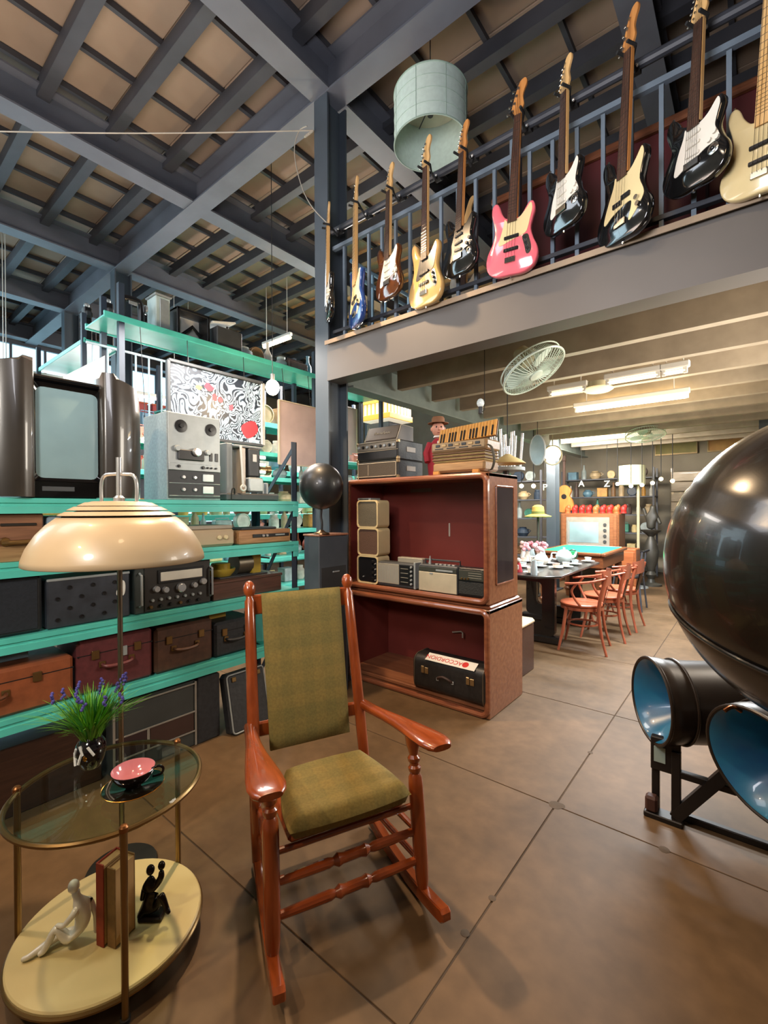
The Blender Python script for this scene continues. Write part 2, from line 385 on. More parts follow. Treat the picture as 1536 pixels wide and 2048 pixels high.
for x in (-1.085, .49, 2.05): part('railing_post', pst, None, rl, (x + 2.59, .01, 0))
rs = thing('side_railing', 'pale lit steel railing running back along the left side of the gallery', 'railing', (-2.62, 2.8, 2.71))
RAILL = mat('pale_rail_steel', '8fb2cc', .4)
for z in (.77, .66, .06): part('side_rail', G().cyl((0, 0, z), (0, 6.5, z), .017, n=8), RAILL, rs)
b2 = mesh('side_baluster', G().box((0, 0, .38), (.018, .018, .76)), RAILL)
for k in range(36): part('side_baluster', b2, None, rs, (0, .18 * k + .1, 0))
MAROON = mat('maroon_leather', '45090f', .5, var=.2, scale=3, bump=.1)
sf = thing('maroon_screen', 'long dark maroon upholstered panel standing behind the gallery railing', 'panel', (-1.33, 2.78, 2.71))
part('upholstered_panel', G().box((2.3, .03, .34), (4.6, .05, .68), .02), MAROON, sf)
part('wooden_cap', G().box((2.3, .03, .70), (4.62, .07, .045), .01), wood('cap_wood', '5c3521', '7a4a30', axis=0), sf)
for k in range(6): part('panel_seam', G().box((.4 + .75 * k, .003, .34), (.012, .006, .64)), mat('seam_dark', '2a0a0e', .7), sf)

# ---------------------------------------------------------------- rocking chair
MAHO = wood('mahogany_chair', '7e3714', '96461e', .27, sc=3, coat=.5)
def plaid():
    m = mat('olive_plaid', '7d6f40', .9, bump=.1, scale=120, var=.12); nt = m.node_tree; b = nt.nodes['Principled BSDF']; L = nt.links.new
    src = b.inputs['Base Color'].links[0].from_socket; tc = [n for n in nt.nodes if n.type == 'TEX_COORD'][0]
    for ax in ('X', 'Z', 'Y'):
        w = nt.nodes.new('ShaderNodeTexWave'); w.wave_type = 'BANDS'; w.bands_direction = ax; w.inputs['Scale'].default_value = 3.4
        w.inputs['Distortion'].default_value = .4; r = nt.nodes.new('ShaderNodeValToRGB')
        r.color_ramp.elements[0].color = (.90, .91, .86, 1); r.color_ramp.elements[1].color = (1.0, .97, .9, 1)
        r.color_ramp.elements[0].position = .4; r.color_ramp.elements[1].position = .6
        x = nt.nodes.new('ShaderNodeMixRGB'); x.blend_type = 'MULTIPLY'; x.inputs[0].default_value = 1
        L(tc.outputs['Object'], w.inputs['Vector']); L(w.outputs['Fac'], r.inputs[0]); L(src, x.inputs[1]); L(r.outputs[0], x.inputs[2]); src = x.outputs[0]
    L(src, b.inputs['Base Color']); return m
MAHOY = wood('mahogany_arm', '7e3714', '96461e', .25, axis=1, sc=3, coat=.5); MAHOX = wood('mahogany_rung', '7e3714', '96461e', .27, axis=0, sc=3, coat=.5)
PLAID = plaid()
def turned(g, a, b, r, beads=(), n=10, ends=.7):
    """turned rung: swelling spindle with pairs of beads"""
    a, b = V(a), V(b); pts, rs = [], []
    for i in range(33):
        t = i / 32; q = r * (ends + (1 - ends) * math.sin(math.pi * t) ** .6)
        for bt in beads:
            d = abs(t - bt)
            if d < .032: q = r * (1.28 if .012 < d else .72)
        pts.append(a.lerp(b, t)); rs.append(q)
    return g.tube(pts, rs, n)
ch = thing('rocking_chair', 'reddish mahogany rocking chair with olive plaid back and seat pad', 'chair', (-.925, 1.05, 0), rad(65.63))
def C_(s, b, z): return V((s, b, z))
def rock_z(b): return .026 + .032 * ((b - .30) / .30) ** 2
for sg in (-1, 1):
    bs = [-.035 + .585 * i / 24 for i in range(25)]
    o = [(b, max(.003, rock_z(b) - .026)) for b in bs] + [(.558, rock_z(.558) + .004), (.552, rock_z(.552) + .018)] + [(b, rock_z(b) + .022) for b in bs[::-1]] + [(-.048, rock_z(-.04) + .012), (-.05, rock_z(-.04) - .012)]
    mr = Matrix.Translation((-.281, 0, 0)) @ Matrix.Rotation(-.088, 4, 'Z') if sg < 0 else Matrix.Translation((.262, 0, 0))
    part('rocker', G().prism(o, -.018, .018, .004, 'yz', mr), MAHOY, ch)
    # front leg: turned top below the arm, straight below the seat
    p0, p1 = C_(sg * .258 - (.012 if sg < 0 else 0), .095, .062), C_(sg * .262, .172, .565); pts, rs = [], []
    prof = ((0, .019), (.06, .023), (.2, .026), (.45, .027), (.66, .027), (.72, .025), (.745, .018), (.765, .023), (.785, .024), (.80, .017), (.815, .017), (.83, .023), (.85, .024), (.87, .016), (.9, .020), (.94, .026), (1, .028))
    for t, r in prof: pts.append(p0.lerp(p1, t)); rs.append(r)
    part('front_leg', G().tube(pts, rs, 12), MAHO, ch)
    # back post with a ball finial
    q0, q1 = C_(sg * .240, .495, .05), C_(sg * .224, .715, 1.055); d = (q1 - q0)
    pr = ((0, .018), (.1, .022), (.45, .0245), (.8, .023), (.955, .021), (.965, .015), (.975, .015), (.985, .0225), (1.0, .026), (1.018, .0235), (1.033, .014), (1.038, .004))
    part('back_post', G().tube([q0 + d * t for t, r in pr], [r for t, r in pr], 14), MAHO, ch)
    # arm: round at the post, widening to a flat paddle
    st = ((.60, .0, .022, .020, .522), (.50, .01, .024, .018, .530), (.40, .02, .029, .0165, .543), (.30, .03, .038, .016, .556), (.21, .036, .048, .016, .567), (.13, .040, .056, .0155, .576), (.075, .043, .058, .015, .581), (.035, .044, .050, .014, .583), (.018, .044, .036, .011, .583))
    vs, fs, N = [], [], 14
    for (b, dx, wx, hz, z) in st:
        for k in range(N):
            a = 2 * math.pi * k / N; ca, sa = math.cos(a), math.sin(a)
            vs.append((sg * (.235 + dx + .012) + wx * (abs(ca) ** .75) * (1 if ca > 0 else -1), b, z + hz * (abs(sa) ** .8) * (1 if sa > 0 else -1)))
    for i in range(len(st) - 1):
        fs += [[i * N + k, i * N + (k + 1) % N, (i + 1) * N + (k + 1) % N, (i + 1) * N + k] for k in range(N)]
    fs += [list(range(N)), [(len(st) - 1) * N + k for k in range(N)]]
    part('arm', G().add(vs, fs), MAHOY, ch, sharp=50)
    for z, b0, b1 in ((.14, .115, .505), (.235, .13, .525)): part('side_rung', turned(G(), C_(sg * .258, b0, z), C_(sg * .226, b1, z), .013), MAHO, ch)
part('front_rung', G().cyl(C_(-.258, .145, .325), C_(.258, .145, .325), .0105, n=10), MAHOX, ch)
for z, b in ((.243, .128), (.150, .112)): part('front_rung', turned(G(), C_(-.258, b, z), C_(.258, b, z), .0165, (.38, .62)), MAHOX, ch)
part('back_rung', G().cyl(C_(-.226, .53, .21), C_(.226, .53, .21), .012, n=10), MAHO, ch)
part('crest_rail', G().box((0, .710, .992), (.44, .02, .085), .006), MAHO, ch, rot=(rad(0), 0, 0))
part('lower_back_rail', G().box((0, .612, .50), (.44, .02, .06), .006), MAHO, ch)
part('seat_frame', G().box((0, .27, .352), (.42, .27, .03), .012), MAHO, ch)
g = G(); n = 12
def bp(u, v, side):
    x = (u - .5) * (.345 + .012 * v); z = .425 + .615 * v; b = .566 + .128 * v
    e = min(u, 1 - u, v * 1.6, (1 - v) * 1.6); th = .017 * min(1, (e / .08)) ** .5
    return V((x, b - (.004 + th) if side else b + .004 + th * .4, z))
g.grid(lambda u, v: bp(u, v, 1), 16, 24); g.grid(lambda u, v: bp(u, v, 0), 16, 24)
part('back_pad', g, PLAID, ch, sharp=0 or 60)
g = G()
def sp_(u, v, top):
    a_, c_ = 2 * u - 1, 2 * v - 1; u, v = .5 + .5 * a_ * (1 - .16 * c_ * c_) ** .5, .5 + .5 * c_ * (1 - .16 * a_ * a_) ** .5; E_ = min(1 - abs(a_), 1 - abs(c_)) / 2
    x = (u - .5) * (.345 + .13 * (1 - v)); b = .085 + .335 * v; e = max(0, E_)
    th = min(1, e / .1) ** .45; z = .395 if not top else .395 + .012
    z = (.40 + .045 * th - .006 * math.sin(math.pi * v)) if top else (.40 - .042 * th)
    b2_ = b - .02 * (1 if v < .01 else 0) * 0
    return V((x, b2_, z))
g.grid(lambda u, v: sp_(u, v, 1), 22, 22); g.grid(lambda u, v: sp_(u, v, 0), 22, 22)
part('seat_pad', g, PLAID, ch, sharp=60)

# ---------------------------------------------------------------- glass side table and what stands on it
TC = V((-1.593, .568, 0)); TR = .266
tb = thing('side_table', 'round two-tier side table with clear glass top and brass posts', 'table', TC)
part('glass_top', G().lathe([(0, .525), (TR - .004, .525), (TR, .529), (TR - .004, .535), (0, .535)], 64), GLASS, tb)
part('rim_ring', G().tube([(TR * math.cos(2 * math.pi * k / 64), TR * math.sin(2 * math.pi * k / 64), .522) for k in range(64)], .008, 8, closed=True), BRASS, tb)
part('lower_shelf', G().lathe([(0, .066), (TR - .006, .066), (TR, .071), (TR, .079), (TR - .004, .083), (0, .083)], 64), mat('cream_laminate', 'd3c08c', .35, var=.03), tb)
part('lower_rim', G().tube([(TR * math.cos(2 * math.pi * k / 64), TR * math.sin(2 * math.pi * k / 64), .066) for k in range(64)], .007, 8, closed=True), BRASS, tb)
for a in (347, 107, 227):
    x, y = (TR + .004) * math.cos(rad(a)), (TR + .004) * math.sin(rad(a))
    part('post', G().cyl((x, y, .012), (x, y, .528), .0095, n=14), BRASS, tb)
    part('post_cap', G().lathe([(0, .0), (.012, 0), (.012, .012), (.008, .017), (0, .018)], 14, Matrix.Translation((x, y, .524))), mat('copper_cap', '8a5a34', .35, .8), tb)
    part('foot', G().lathe([(0, 0), (.013, 0), (.014, .012), (0, .014)], 14, Matrix.Translation((x, y, 0))), RUBBER, tb)
TZ = .536
cup = thing('teacup', 'black teacup with pink inside standing on a dark saucer', 'cup', (-1.487, .596, TZ + .013))
part('cup_body', G().lathe([(0, .004), (.022, .002), (.024, 0), (.026, .004), (.045, .018), (.058, .036), (.062, .050), (.060, .0505)], 32), mat('black_glaze', '120d10', .1, coat=.8), cup)
part('cup_inside', G().lathe([(0, .009), (.024, .010), (.042, .021), (.055, .037), (.0605, .0515)], 32), mat('pink_glaze', 'd98a90', .15, coat=.6, var=.04), cup, label='pink glazed inside')
g = G(); g.tube(smooth_pts([(.052, 0, .042), (.072, 0, .048), (.085, 0, .038), (.078, 0, .022), (.054, 0, .018)], 4, False), .0038, 8); part('cup_handle', g, MATS['black_glaze'], cup, rot=(0, 0, rad(55)))
sc_ = thing('saucer', 'dark saucer with gold rim under the pink-lined teacup', 'saucer', (-1.487, .596, TZ))
part('saucer_dish', G().lathe([(0, .002), (.03, .002), (.045, .004), (.085, .013), (.087, .0145), (.084, .0145), (.045, .0065), (0, .0055)], 40), mat('dark_glaze', '20180f', .08, .3, coat=.8), sc_)
part('gold_rim', G().tube([(.086 * math.cos(2 * math.pi * k / 40), .086 * math.sin(2 * math.pi * k / 40), .014) for k in range(40)], .0013, 6, closed=True), mat('gold', 'c98a3a', .2, 1.), sc_)
vs_ = thing('plant_vase', 'small black vase with white and gold pattern holding lavender grass', 'vase', (-1.730, .560, TZ))
part('vase_body', G().lathe([(0, 0), (.026, 0), (.030, .004), (.040, .03), (.046, .055), (.044, .078), (.034, .094), (.030, .098), (.032, .106), (.029, .106), (.026, .098), (0, .09)], 28), mat('black_glaze'), vs_)
wp = mat('white_enamel', 'e4e2dc', .3)
for k, (a, z0, z1, da) in enumerate(((-62, .09, .06, 14), (-52, .068, .03, -18), (-85, .078, .05, -14), (-110, .06, .02, 16), (-30, .085, .055, 22))):
    pts = [(.0445 * math.cos(rad(a + da * t)), .0445 * math.sin(rad(a + da * t)), z0 + (z1 - z0) * t) for t in (0, .3, .6, 1)]
    part('painted_stroke', G().tube(pts, .0045, 6), wp, vs_, label='white painted stroke')
part('painted_petal', G().ball((.040 * math.cos(rad(-42)), .040 * math.sin(rad(-42)), .05), (.008, .008, .012), 10, 6), mat('gold'), vs_, label='gold painted petal')
g = G(); g2 = G(); rnd = random.Random(3)
for k in range(520):
    a = rnd.uniform(0, 6.283); rr = .026 * rnd.random() ** .5; l = rnd.uniform(.09, .19); lean = rnd.uniform(.1, 1.05) * (1 if k % 3 else .5)
    bx, by = rr * math.cos(a), rr * math.sin(a); dx, dy = math.cos(a), math.sin(a); w = rnd.uniform(.0018, .0034); px_, py_ = -dy * w, dx * w
    P = [V((bx + dx * l * lean * t ** 1.6, by + dy * l * lean * t ** 1.6, .09 + l * (t - .28 * lean * t * t))) for t in (0, .4, .75, 1)]
    vs = []; 
    for i, p in enumerate(P):
        f = (1, 1, .7, .05)[i]; vs += [p + V((px_ * f, py_ * f, 0)), p - V((px_ * f, py_ * f, 0))]
    (g if k % 3 else g2).add(vs, [(0, 1, 3, 2), (2, 3, 5, 4), (4, 5, 7, 6)])
o = part('grass_blades', g, mat('plastic_grass', '4e9a24', .45, hex2='7fb52e', scale=30), vs_); o['kind'] = 'stuff'
o = part('dark_grass_blades', g2, mat('dark_grass', '2e7a34', .45, hex2='4a8f3c', scale=30), vs_); o['kind'] = 'stuff'
for k in range(12):
    a = rnd.uniform(0, 6.283); l = rnd.uniform(.15, .2); le = rnd.uniform(.35, .75); tip = V((math.cos(a) * l * le, math.sin(a) * l * le, .09 + l * .92))
    part('stem', G().tube([(0, 0, .09), tip * .55 + V((0, 0, .035)), tip], .0011, 5), mat('dark_grass'), vs_)
    g = G()
    for q in range(6): g.ball(tip + V((rnd.uniform(-.006, .006), rnd.uniform(-.006, .006), -.01 + q * .006)), .0052, 6, 5)
    part('lavender_head', g, mat('lavender', '4b4390', .7, var=.3), vs_, label='violet lavender head')
SZ = .084
fg = thing('white_figurine', 'white porcelain figurine of a seated figure with outstretched leg on the lower shelf', 'figurine', (-1.573, .478, SZ), YAW)
PORC = mat('white_porcelain', 'e2ddd2', .15, coat=.6, var=.03)
skin('figure_body', [(0, 0, .026), (.004, .004, .06), (.004, .006, .095), (-.004, .004, .128), (-.012, 0, .15), (-.016, 0, .172),
     (-.03, -.012, .030), (-.062, -.018, .075), (-.09, -.03, .012), (-.105, -.034, .007), (-.028, .016, .026), (-.075, .012, .022), (-.125, -.045, .010), (-.142, -.05, .008),
     (-.004, -.026, .118), (-.03, -.03, .088), (-.06, -.02, .082), (.01, .03, .115), (.026, .03, .07), (.03, .025, .016)],
     [(0, 1), (1, 2), (2, 3), (3, 4), (4, 5), (0, 6), (6, 7), (7, 8), (8, 9), (0, 10), (10, 11), (11, 12), (12, 13), (3, 14), (14, 15), (15, 16), (3, 17), (17, 18), (18, 19)],
     [.028, .021, .023, .016, .008, .017, .018, .014, .009, .007, .018, .014, .008, .006, .010, .008, .006, .010, .008, .007], PORC, fg, 2)
part('figure_head', G().ball((-.02, -.001, .182), (.016, .015, .02), 14, 10), PORC, fg)
bk = thing('hardback_book', 'thick red hardback book standing upright behind the white figurine', 'book', (-1.536, .545, SZ), rad(20))
part('book_cover', G().box((0, -.032, .125), (.028, .004, .25), .001).box((0, .036, .125), (.028, .004, .25), .001).box((-.014, .002, .125), (.004, .072, .25), .001), mat('red_cloth', '8a2f1c', .6, scale=40), bk)
part('page_block', G().box((.001, .002, .125), (.025, .064, .238)), mat('paper', 'b08a5a', .8), bk)
bk2 = thing('hardback_book', 'tan hardback book leaning beside the red one on the lower shelf', 'book', (-1.505, .565, SZ), rad(20))
part('book_cover', G().box((0, -.032, .12), (.03, .004, .24), .001).box((0, .036, .12), (.03, .004, .24), .001).box((-.015, .002, .12), (.004, .072, .24), .001), mat('tan_cloth', '7b5a32', .6, scale=40), bk2)
part('page_block', G().box((.001, .002, .12), (.027, .064, .228)), mat('paper'), bk2)
DK = mat('dark_bronze', '1f1410', .25, .6)
fd = thing('dark_figurine', 'dark bronze figurine of a reclining pair by the brass post', 'figurine', (-1.51, .655, SZ), YAW)
skin('figure_body', [(0, 0, .03), (0, 0, .07), (.002, 0, .11), (0, 0, .135), (.03, -.01, .05), (.045, -.02, .09), (.06, -.02, .045), (.075, -.03, .035), (-.02, -.01, .03), (-.03, -.015, .006), (.02, .0, .10), (.035, 0, .13), (.035, 0, .15), (-.018, -.006, .095), (-.024, -.01, .06)],
     [(0, 1), (1, 2), (2, 3), (0, 4), (4, 5), (5, 6), (6, 7), (0, 8), (8, 9), (2, 10), (10, 11), (11, 12), (2, 13), (13, 14)], [.024, .02, .018, .010, .013, .011, .009, .006, .014, .010, .013, .011, .008, .009, .007], DK, fd, 2)
part('figure_head', G().ball((0, 0, .152), (.013, .013, .016), 12, 8).ball((.036, 0, .166), (.011, .011, .014), 12, 8), DK, fd)
part('figure_base', G().box((.005, 0, .008), (.075, .05, .016), .004), DK, fd)

# ---------------------------------------------------------------- dome floor lamp
lp = thing('dome_lamp', 'tall floor lamp with cream dome shade and chrome yoke', 'lamp', (-1.905, .720, 0))
part('lamp_base', G().lathe([(0, 0), (.12, 0), (.125, .006), (.12, .016), (.02, .024), (0, .024)], 40), mat('lamp_base_black', '1a1a1a', .4), lp)
part('pole', G().cyl((0, 0, .02), (0, 0, 1.44), .0095, n=14), mat('pole_nickel', '9a8f80', .3, 1.), lp)
SHADE = mat('cream_shade', 'b09a7c', .36, var=.03, coat=.15)
part('lamp_shade', G().lathe([(.302, 1.2), (.306, 1.203), (.304, 1.222), (.290, 1.262), (.262, 1.310), (.232, 1.345), (.2, 1.372), (.196, 1.372), (.228, 1.342), (.258, 1.307), (.286, 1.26), (.299, 1.222), (.302, 1.2)], 72), SHADE, lp, sharp=60)
for z, r in ((1.378, .196), (1.397, .168), (1.413, .135)):
    part('vent_ring', G().lathe([(r, z), (r + .002, z + .002), (r - .022, z + .015), (r - .026, z + .014), (r - .003, z)], 64), SHADE, lp)
part('shade_cap', G().lathe([(.115, 1.421), (.117, 1.424), (.09, 1.432), (0, 1.434), (0, 1.425), (.09, 1.425)], 48), SHADE, lp)
part('shade_liner', G().lathe([(.21, 1.355), (.17, 1.385), (.09, 1.412), (0, 1.415)], 48), mat('liner_dark', '2a2018', .6), lp)
yk = part('chrome_yoke', G().tube(smooth_pts([(-.068, 0, 1.43), (-.068, 0, 1.50), (-.055, 0, 1.532), (-.02, 0, 1.538), (.02, 0, 1.538), (.055, 0, 1.532), (.068, 0, 1.50), (.068, 0, 1.43)], 4, False), .0065, 10), CHROME, lp, rot=(0, 0, YAW))
part('chrome_stem', G().cyl((0, 0, 1.432), (0, 0, 1.602), .010, n=14).lathe([(0, 1.43), (.02, 1.43), (.02, 1.446), (.011, 1.455), (0, 1.455)], 16), CHROME, lp)
part('bulb', G().ball((0, 0, 1.33), (.03, .03, .045), 14, 10), mat('frosted_glass', 'e8e2d4', .5), lp)
part('lamp_holder', G().cyl((0, 0, 1.36), (0, 0, 1.415), .018), WHITE, lp)

# ---------------------------------------------------------------- teal storage rack with old electronics
RXF, RD = -2.55, .5
LV = (1.455, 1.17, .835, .48)
rk = thing('storage_rack', 'dark post storage rack with four teal shelves of old electronics', 'rack', (RXF - RD / 2, .95, 0))
def rl_(x, y, z): return V((x - RXF + RD / 2, y - .95, z))
POST = mat('rack_post_paint', '2b3644', .5)
for y in (-.75, 2.128):
    for x in (RXF - .03, RXF - RD + .03):
        g = G(); c = rl_(x, y, .94); g.box(c + V((0, .02, 0)), (.05, .006, 1.88)).box(c + V((.022 if x > -2.8 else -.022, 0, 0)), (.006, .046, 1.88))
        g.box(rl_(x, y + .005, .006), (.07, .07, .012)); part('post', g, POST, rk)
    if y > 0:
        for z0, z1 in ((.1, .75), (.75, 1.4), (1.4, 1.85)):
            part('brace', G().box((0, 0, 0), (.03, .006, math.hypot(.44, z1 - z0))), POST, rk, rl_(RXF - RD / 2, y + .02, (z0 + z1) / 2), (0, math.atan2(.44, z1 - z0), 0))
for z in LV:
    for x, s in ((RXF, 1), (RXF - RD, -1)):
        g = G(); prof = [(0, 0), (s * .012, 0), (s * .012, -.022), (s * .005, -.026), (s * .005, -.034), (s * .012, -.038), (s * .012, -.070), (s * -.02, -.070), (s * -.02, 0)]
        g.prism(prof, -1.76, 2.15, 0, 'xy', Matrix(((1, 0, 0, 0), (0, 0, 1, 0), (0, 1, 0, 0), (0, 0, 0, 1))))
        part('beam', g, TEAL, rk, rl_(x, 0, z))
        if s > 0:
            part('beam_end_plate', G().box((0, 0, 0), (.01, .045, .11), .002), TEAL, rk, rl_(x + .004, 2.13, z - .055))
    part('shelf_deck', G().box(rl_(RXF - RD / 2, .69, z - .008), (RD - .03, 2.9, .014)), TEAL, rk)
def dev(name, label, cat, y0, y1, zb, h, d, m, group=None, xf=-2.57, ch=.006, body=True):
    t = thing(name, label, cat, (xf, (y0 + y1) / 2, zb + .0005), rad(90), group)
    if body: part('body', G().box((0, d / 2, h / 2), (y1 - y0, d, h), ch), m, t)
    return t, y1 - y0
def face(t, name, x, z, w, h, m, y=-.003, d=.006, ch=.0015, label=None): return part(name, G().box((x, y, z), (w, d, h), ch), m, t, label=label)
def knob(t, x, z, r, m, l=.014, name='knob', n=16, y=0): return part(name, G().lathe([(r, 0), (r * .95, l * .8), (r * .8, l), (0, l)], n, Matrix.Translation((x, y, z)) @ Matrix.Rotation(rad(90), 4, 'X')), m, t)
# television with two flared side wings
TVH = .575
t, w = dev('television', 'glossy black television with tall grey screen and flared side wings on top shelf', 'television', .60, .89, LV[0], TVH - .02, .34, BLACK, ch=.02)
SCR = mat('crt_glass', '8aa6ac', .12, var=.05, coat=.6)
g = G(); g.grid(lambda u, v: V(((u - .5) * .258, -.004 - .014 * math.sin(math.pi * u) * math.sin(math.pi * v), .095 + .425 * v)), 14, 18); part('screen', g, SCR, t, sharp=80)
g = G(); o = rrect(.29, .46, .02, 4, 0, .31); i = rrect(.256, .424, .03, 4, 0, .3075); n = len(o)
g.add([(x, -.012, z) for x, z in o] + [(x, -.004, z) for x, z in i], [[k, (k + 1) % n, n + (k + 1) % n, n + k] for k in range(n)]); part('bezel', g, GLOSS, t)
face(t, 'control_slot', -.04, .045, .13, .022, mat('slot_grey', '4c4f52', .4)); face(t, 'lower_bezel', 0, .045, .28, .08, GLOSS, -.001)
part('top_hood', G().box((0, .12, TVH - .015), (.3, .26, .03), .01), GLOSS, t)
TVB = mat('bronze_black_gloss', '35302b', .3, var=.15, coat=.3)
for sg in (-1, 1):
    o = smooth_pts([(sg * .135, -.01), (sg * .165, -.05), (sg * .215, -.055), (sg * .285, -.03), (sg * .345, .03), (sg * .378, .12), (sg * .35, .2), (sg * .2, .24), (sg * .138, .2)], 4)
    g = G(); N = len(o); vs = []; H_ = 10
    for k in range(H_ + 1):
        q = k / H_; s = 1 - .05 * abs(2 * q - 1) ** 3; zt = 0.005 + q * (TVH + .0)
        for x, y in o:
            xx = sg * (.135 + (abs(x) - .135) * s); vs.append((xx, y * s + .01 * (1 - s), zt + q * (.03 - .20 * max(0, abs(x) - .22)) + (.025 * q ** 6 if y < -.02 and abs(x) < .2 else 0)))
    fs = [[k * N + a, k * N + (a + 1) % N, (k + 1) * N + (a + 1) % N, (k + 1) * N + a] for k in range(H_) for a in range(N)] + [list(range(N)), [H_ * N + a for a in range(N)]]
    part('side_wing', g.add(vs, fs), TVB, t, sharp=50)
# reel-to-reel tape deck
t, w = dev('tape_deck', 'upright reel-to-reel tape deck with silver face beside the television', 'tape deck', 1.237, 1.572, LV[0], .51, .3, mat('hammered_grey', '8d9696', .5, bump=.1, scale=60), xf=-2.6, ch=.004)
face(t, 'upper_face', 0, .345, .325, .32, ALU); face(t, 'control_strip', 0, .195, .325, .04, ALU, -.006, .008); face(t, 'lower_face', 0, .092, .325, .16, DGREY)
for x in (-.088, .1):
    part('reel_hub', G().lathe([(0, .001), (.037, .001), (.037, .005), (.012, .007), (.012, .016), (0, .016)], 24, Matrix.Translation((x, -.006, .432)) @ Matrix.Rotation(rad(90), 4, 'X')), BLACK, t)
face(t, 'head_cover', -.03, .265, .16, .06, BLACK, -.012, .02, .004); knob(t, .0, .285, .026, CHROME, .022, 'tape_roller', y=-.02); knob(t, .075, .29, .017, ALU, .018, 'tape_guide', y=-.01); knob(t, -.115, .3, .018, ALU, .018, 'tape_guide', y=-.01)
for x in (.1, .137): face(t, 'lever_slot', x, .265, .018, .05, BLACK, -.008, .01)
for x, r in ((-.105, .009), (.045, .010), (.075, .006), (.1, .006), (.13, .006)): knob(t, x, .197, r, BLACK, .014, y=-.008)
for z in (.135, .062):
    face(t, 'level_meter', .08, z, .068, .044, mat('meter_white', 'e6efec', .3), -.01, .012, .003)
    for x in (-.075, -.005): knob(t, x, z, .011, CHROME, .012, y=-.006)
    face(t, 'trim_line', 0, z - .036, .32, .004, ALU, -.007)
# film projector
t, w = dev('film_projector', 'old metal film projector with crank arm standing near the rack post', 'projector', 1.62, 2.03, LV[0], .05, .3, DGREY, xf=-2.6, ch=.01)
part('side_case', G().box((-.15, .16, .21), (.05, .2, .34), .006), GREY, t); part('wooden_panel', G().box((-.055, .12, .2), (.03, .16, .31), .004), wood('panel_wood', '7d6348', 'a08560'), t)
part('gear_housing', G().box((.02, .1, .26), (.085, .14, .19), .008), DGREY, t); part('lamp_house', G().box((.03, .1, .11), (.12, .16, .10), .01), ALU, t)
for z in (.2, .25, .3): part('cooling_fin', G().box((.085, .08, z), (.05, .12, .03), .006), CHROME, t)
part('crank_arm', G().tube([(-.105, .0, .36), (-.1, -.01, .2), (-.095, -.01, .09)], .009, 10), WHITE, t); part('crank_end', G().tube([(-.095 + .018 * math.cos(a), -.012, .085 + .018 * math.sin(a)) for a in [k * math.pi / 6 for k in range(12)]], .006, 8, closed=True), WHITE, t)
part('lens_barrel', G().cyl((.1, .1, .22), (.18, .1, .22), .028).cyl((.16, .1, .22), (.19, .1, .22), .034), mat('lens_brass', 'a08a62', .3, .8), t)
face(t, 'dial_plate', .02, .29, .03, .05, WHITE, .026); part('top_plate', G().box((-.02, .12, .365), (.22, .16, .016), .004), GREY, t)
for x in (.12, .155): part('bracket_foot', G().box((x, .1, .09), (.02, .06, .08), .004), ALU, t)
g = G(); g.tube(smooth_pts([(-.19, -.02, .0), (-.185, -.02, .07), (-.16, -.01, .075), (-.14, .02, .03)], 5, False), .004, 6); part('power_cord', g, RUBBER, t)
# second shelf
t, w = dev('table_radio', 'brown wooden table radio with metal handle left of the dome lamp', 'radio', .16, .645, LV[1], .215, .24, wood('radio_walnut', '6e4a38', '8a6048', axis=0))
face(t, 'dial_slot', .15, .165, .13, .012, BLACK); part('handle', G().tube([(.09, -.012, .085), (.115, -.022, .085), (.235, -.022, .088)], .011, 10), BRASS, t); face(t, 'lower_panel', 0, .035, .48, .07, wood('radio_oak', '8a6a48', 'a5845c', axis=0)); knob(t, .1, .09, .02, BRASS, .02)
dev('metal_case', 'small blue grey metal case tucked behind the dome lamp shade', 'case', .66, .80, LV[1], .20, .26, mat('blue_grey_paint', '7f93a3', .5))
t, w = dev('record_player', 'beige portable record player with two knobs right of the dome lamp', 'record player', 1.27, 1.655, LV[1], .105, .3, mat('beige_case', 'b49f80', .55, var=.06), ch=.015)
part('lid', G().box((0, .15, .115), (.37, .29, .03), .012), mat('beige_lid', 'a09584', .55), t)
for x in (.08, .125): knob(t, x, .055, .014, CREAM, .012)
t, w = dev('mantel_radio', 'small oak mantel radio with black dial strip at the rack post', 'radio', 1.685, 2.105, LV[1], .092, .2, wood('oak_case', '9a6b42', 'b8875a', axis=0))
part('turntable_top', G().box((-.04, .1, .100), (.28, .17, .016), .006), DGREY, t); face(t, 'dial_strip', .04, .052, .3, .022, BLACK); face(t, 'dial_window', .11, .053, .08, .01, ALU, -.007)
for x in (-.03, -.0): knob(t, x, .052, .009, CHROME, .01, y=-.006)
# third shelf
t, w = dev('loudspeaker', 'black loudspeaker box at the near end of the third shelf', 'speaker', .10, .637, LV[2], .262, .3, VINYL, ch=.012)
face(t, 'speaker_cloth', 0, .139, .5, .24, mat('black_cloth', '20242b', .95, scale=90, bump=.3))
t, w = dev('power_amplifier', 'dented black instrument box with rows of dark holes and a white tag', 'amplifier', .655, 1.02, LV[2], .235, .3, mat('charcoal_paint', '2c3038', .5, var=.3, scale=12))
for r in range(4):
    for c in range(6):
        if (r + c) % 2 == 0: part('socket', G().lathe([(.010, 0), (.010, .004), (.007, .004), (.006, .001), (0, .001)], 10, Matrix.Translation((-.14 + .05 * c, 0, .04 + .05 * r)) @ Matrix.Rotation(rad(90), 4, 'X')), BLACK, t)
o = smooth_pts([(.118, .12), (.15, .115), (.16, .15), (.155, .19), (.128, .195), (.122, .175), (.135, .165), (.13, .15), (.118, .145)], 3); part('white_tag', G().prism(o, -.003, -.001), WHITE, t)
face(t, 'top_edge', 0, .232, .365, .012, GREY, .004, .012)
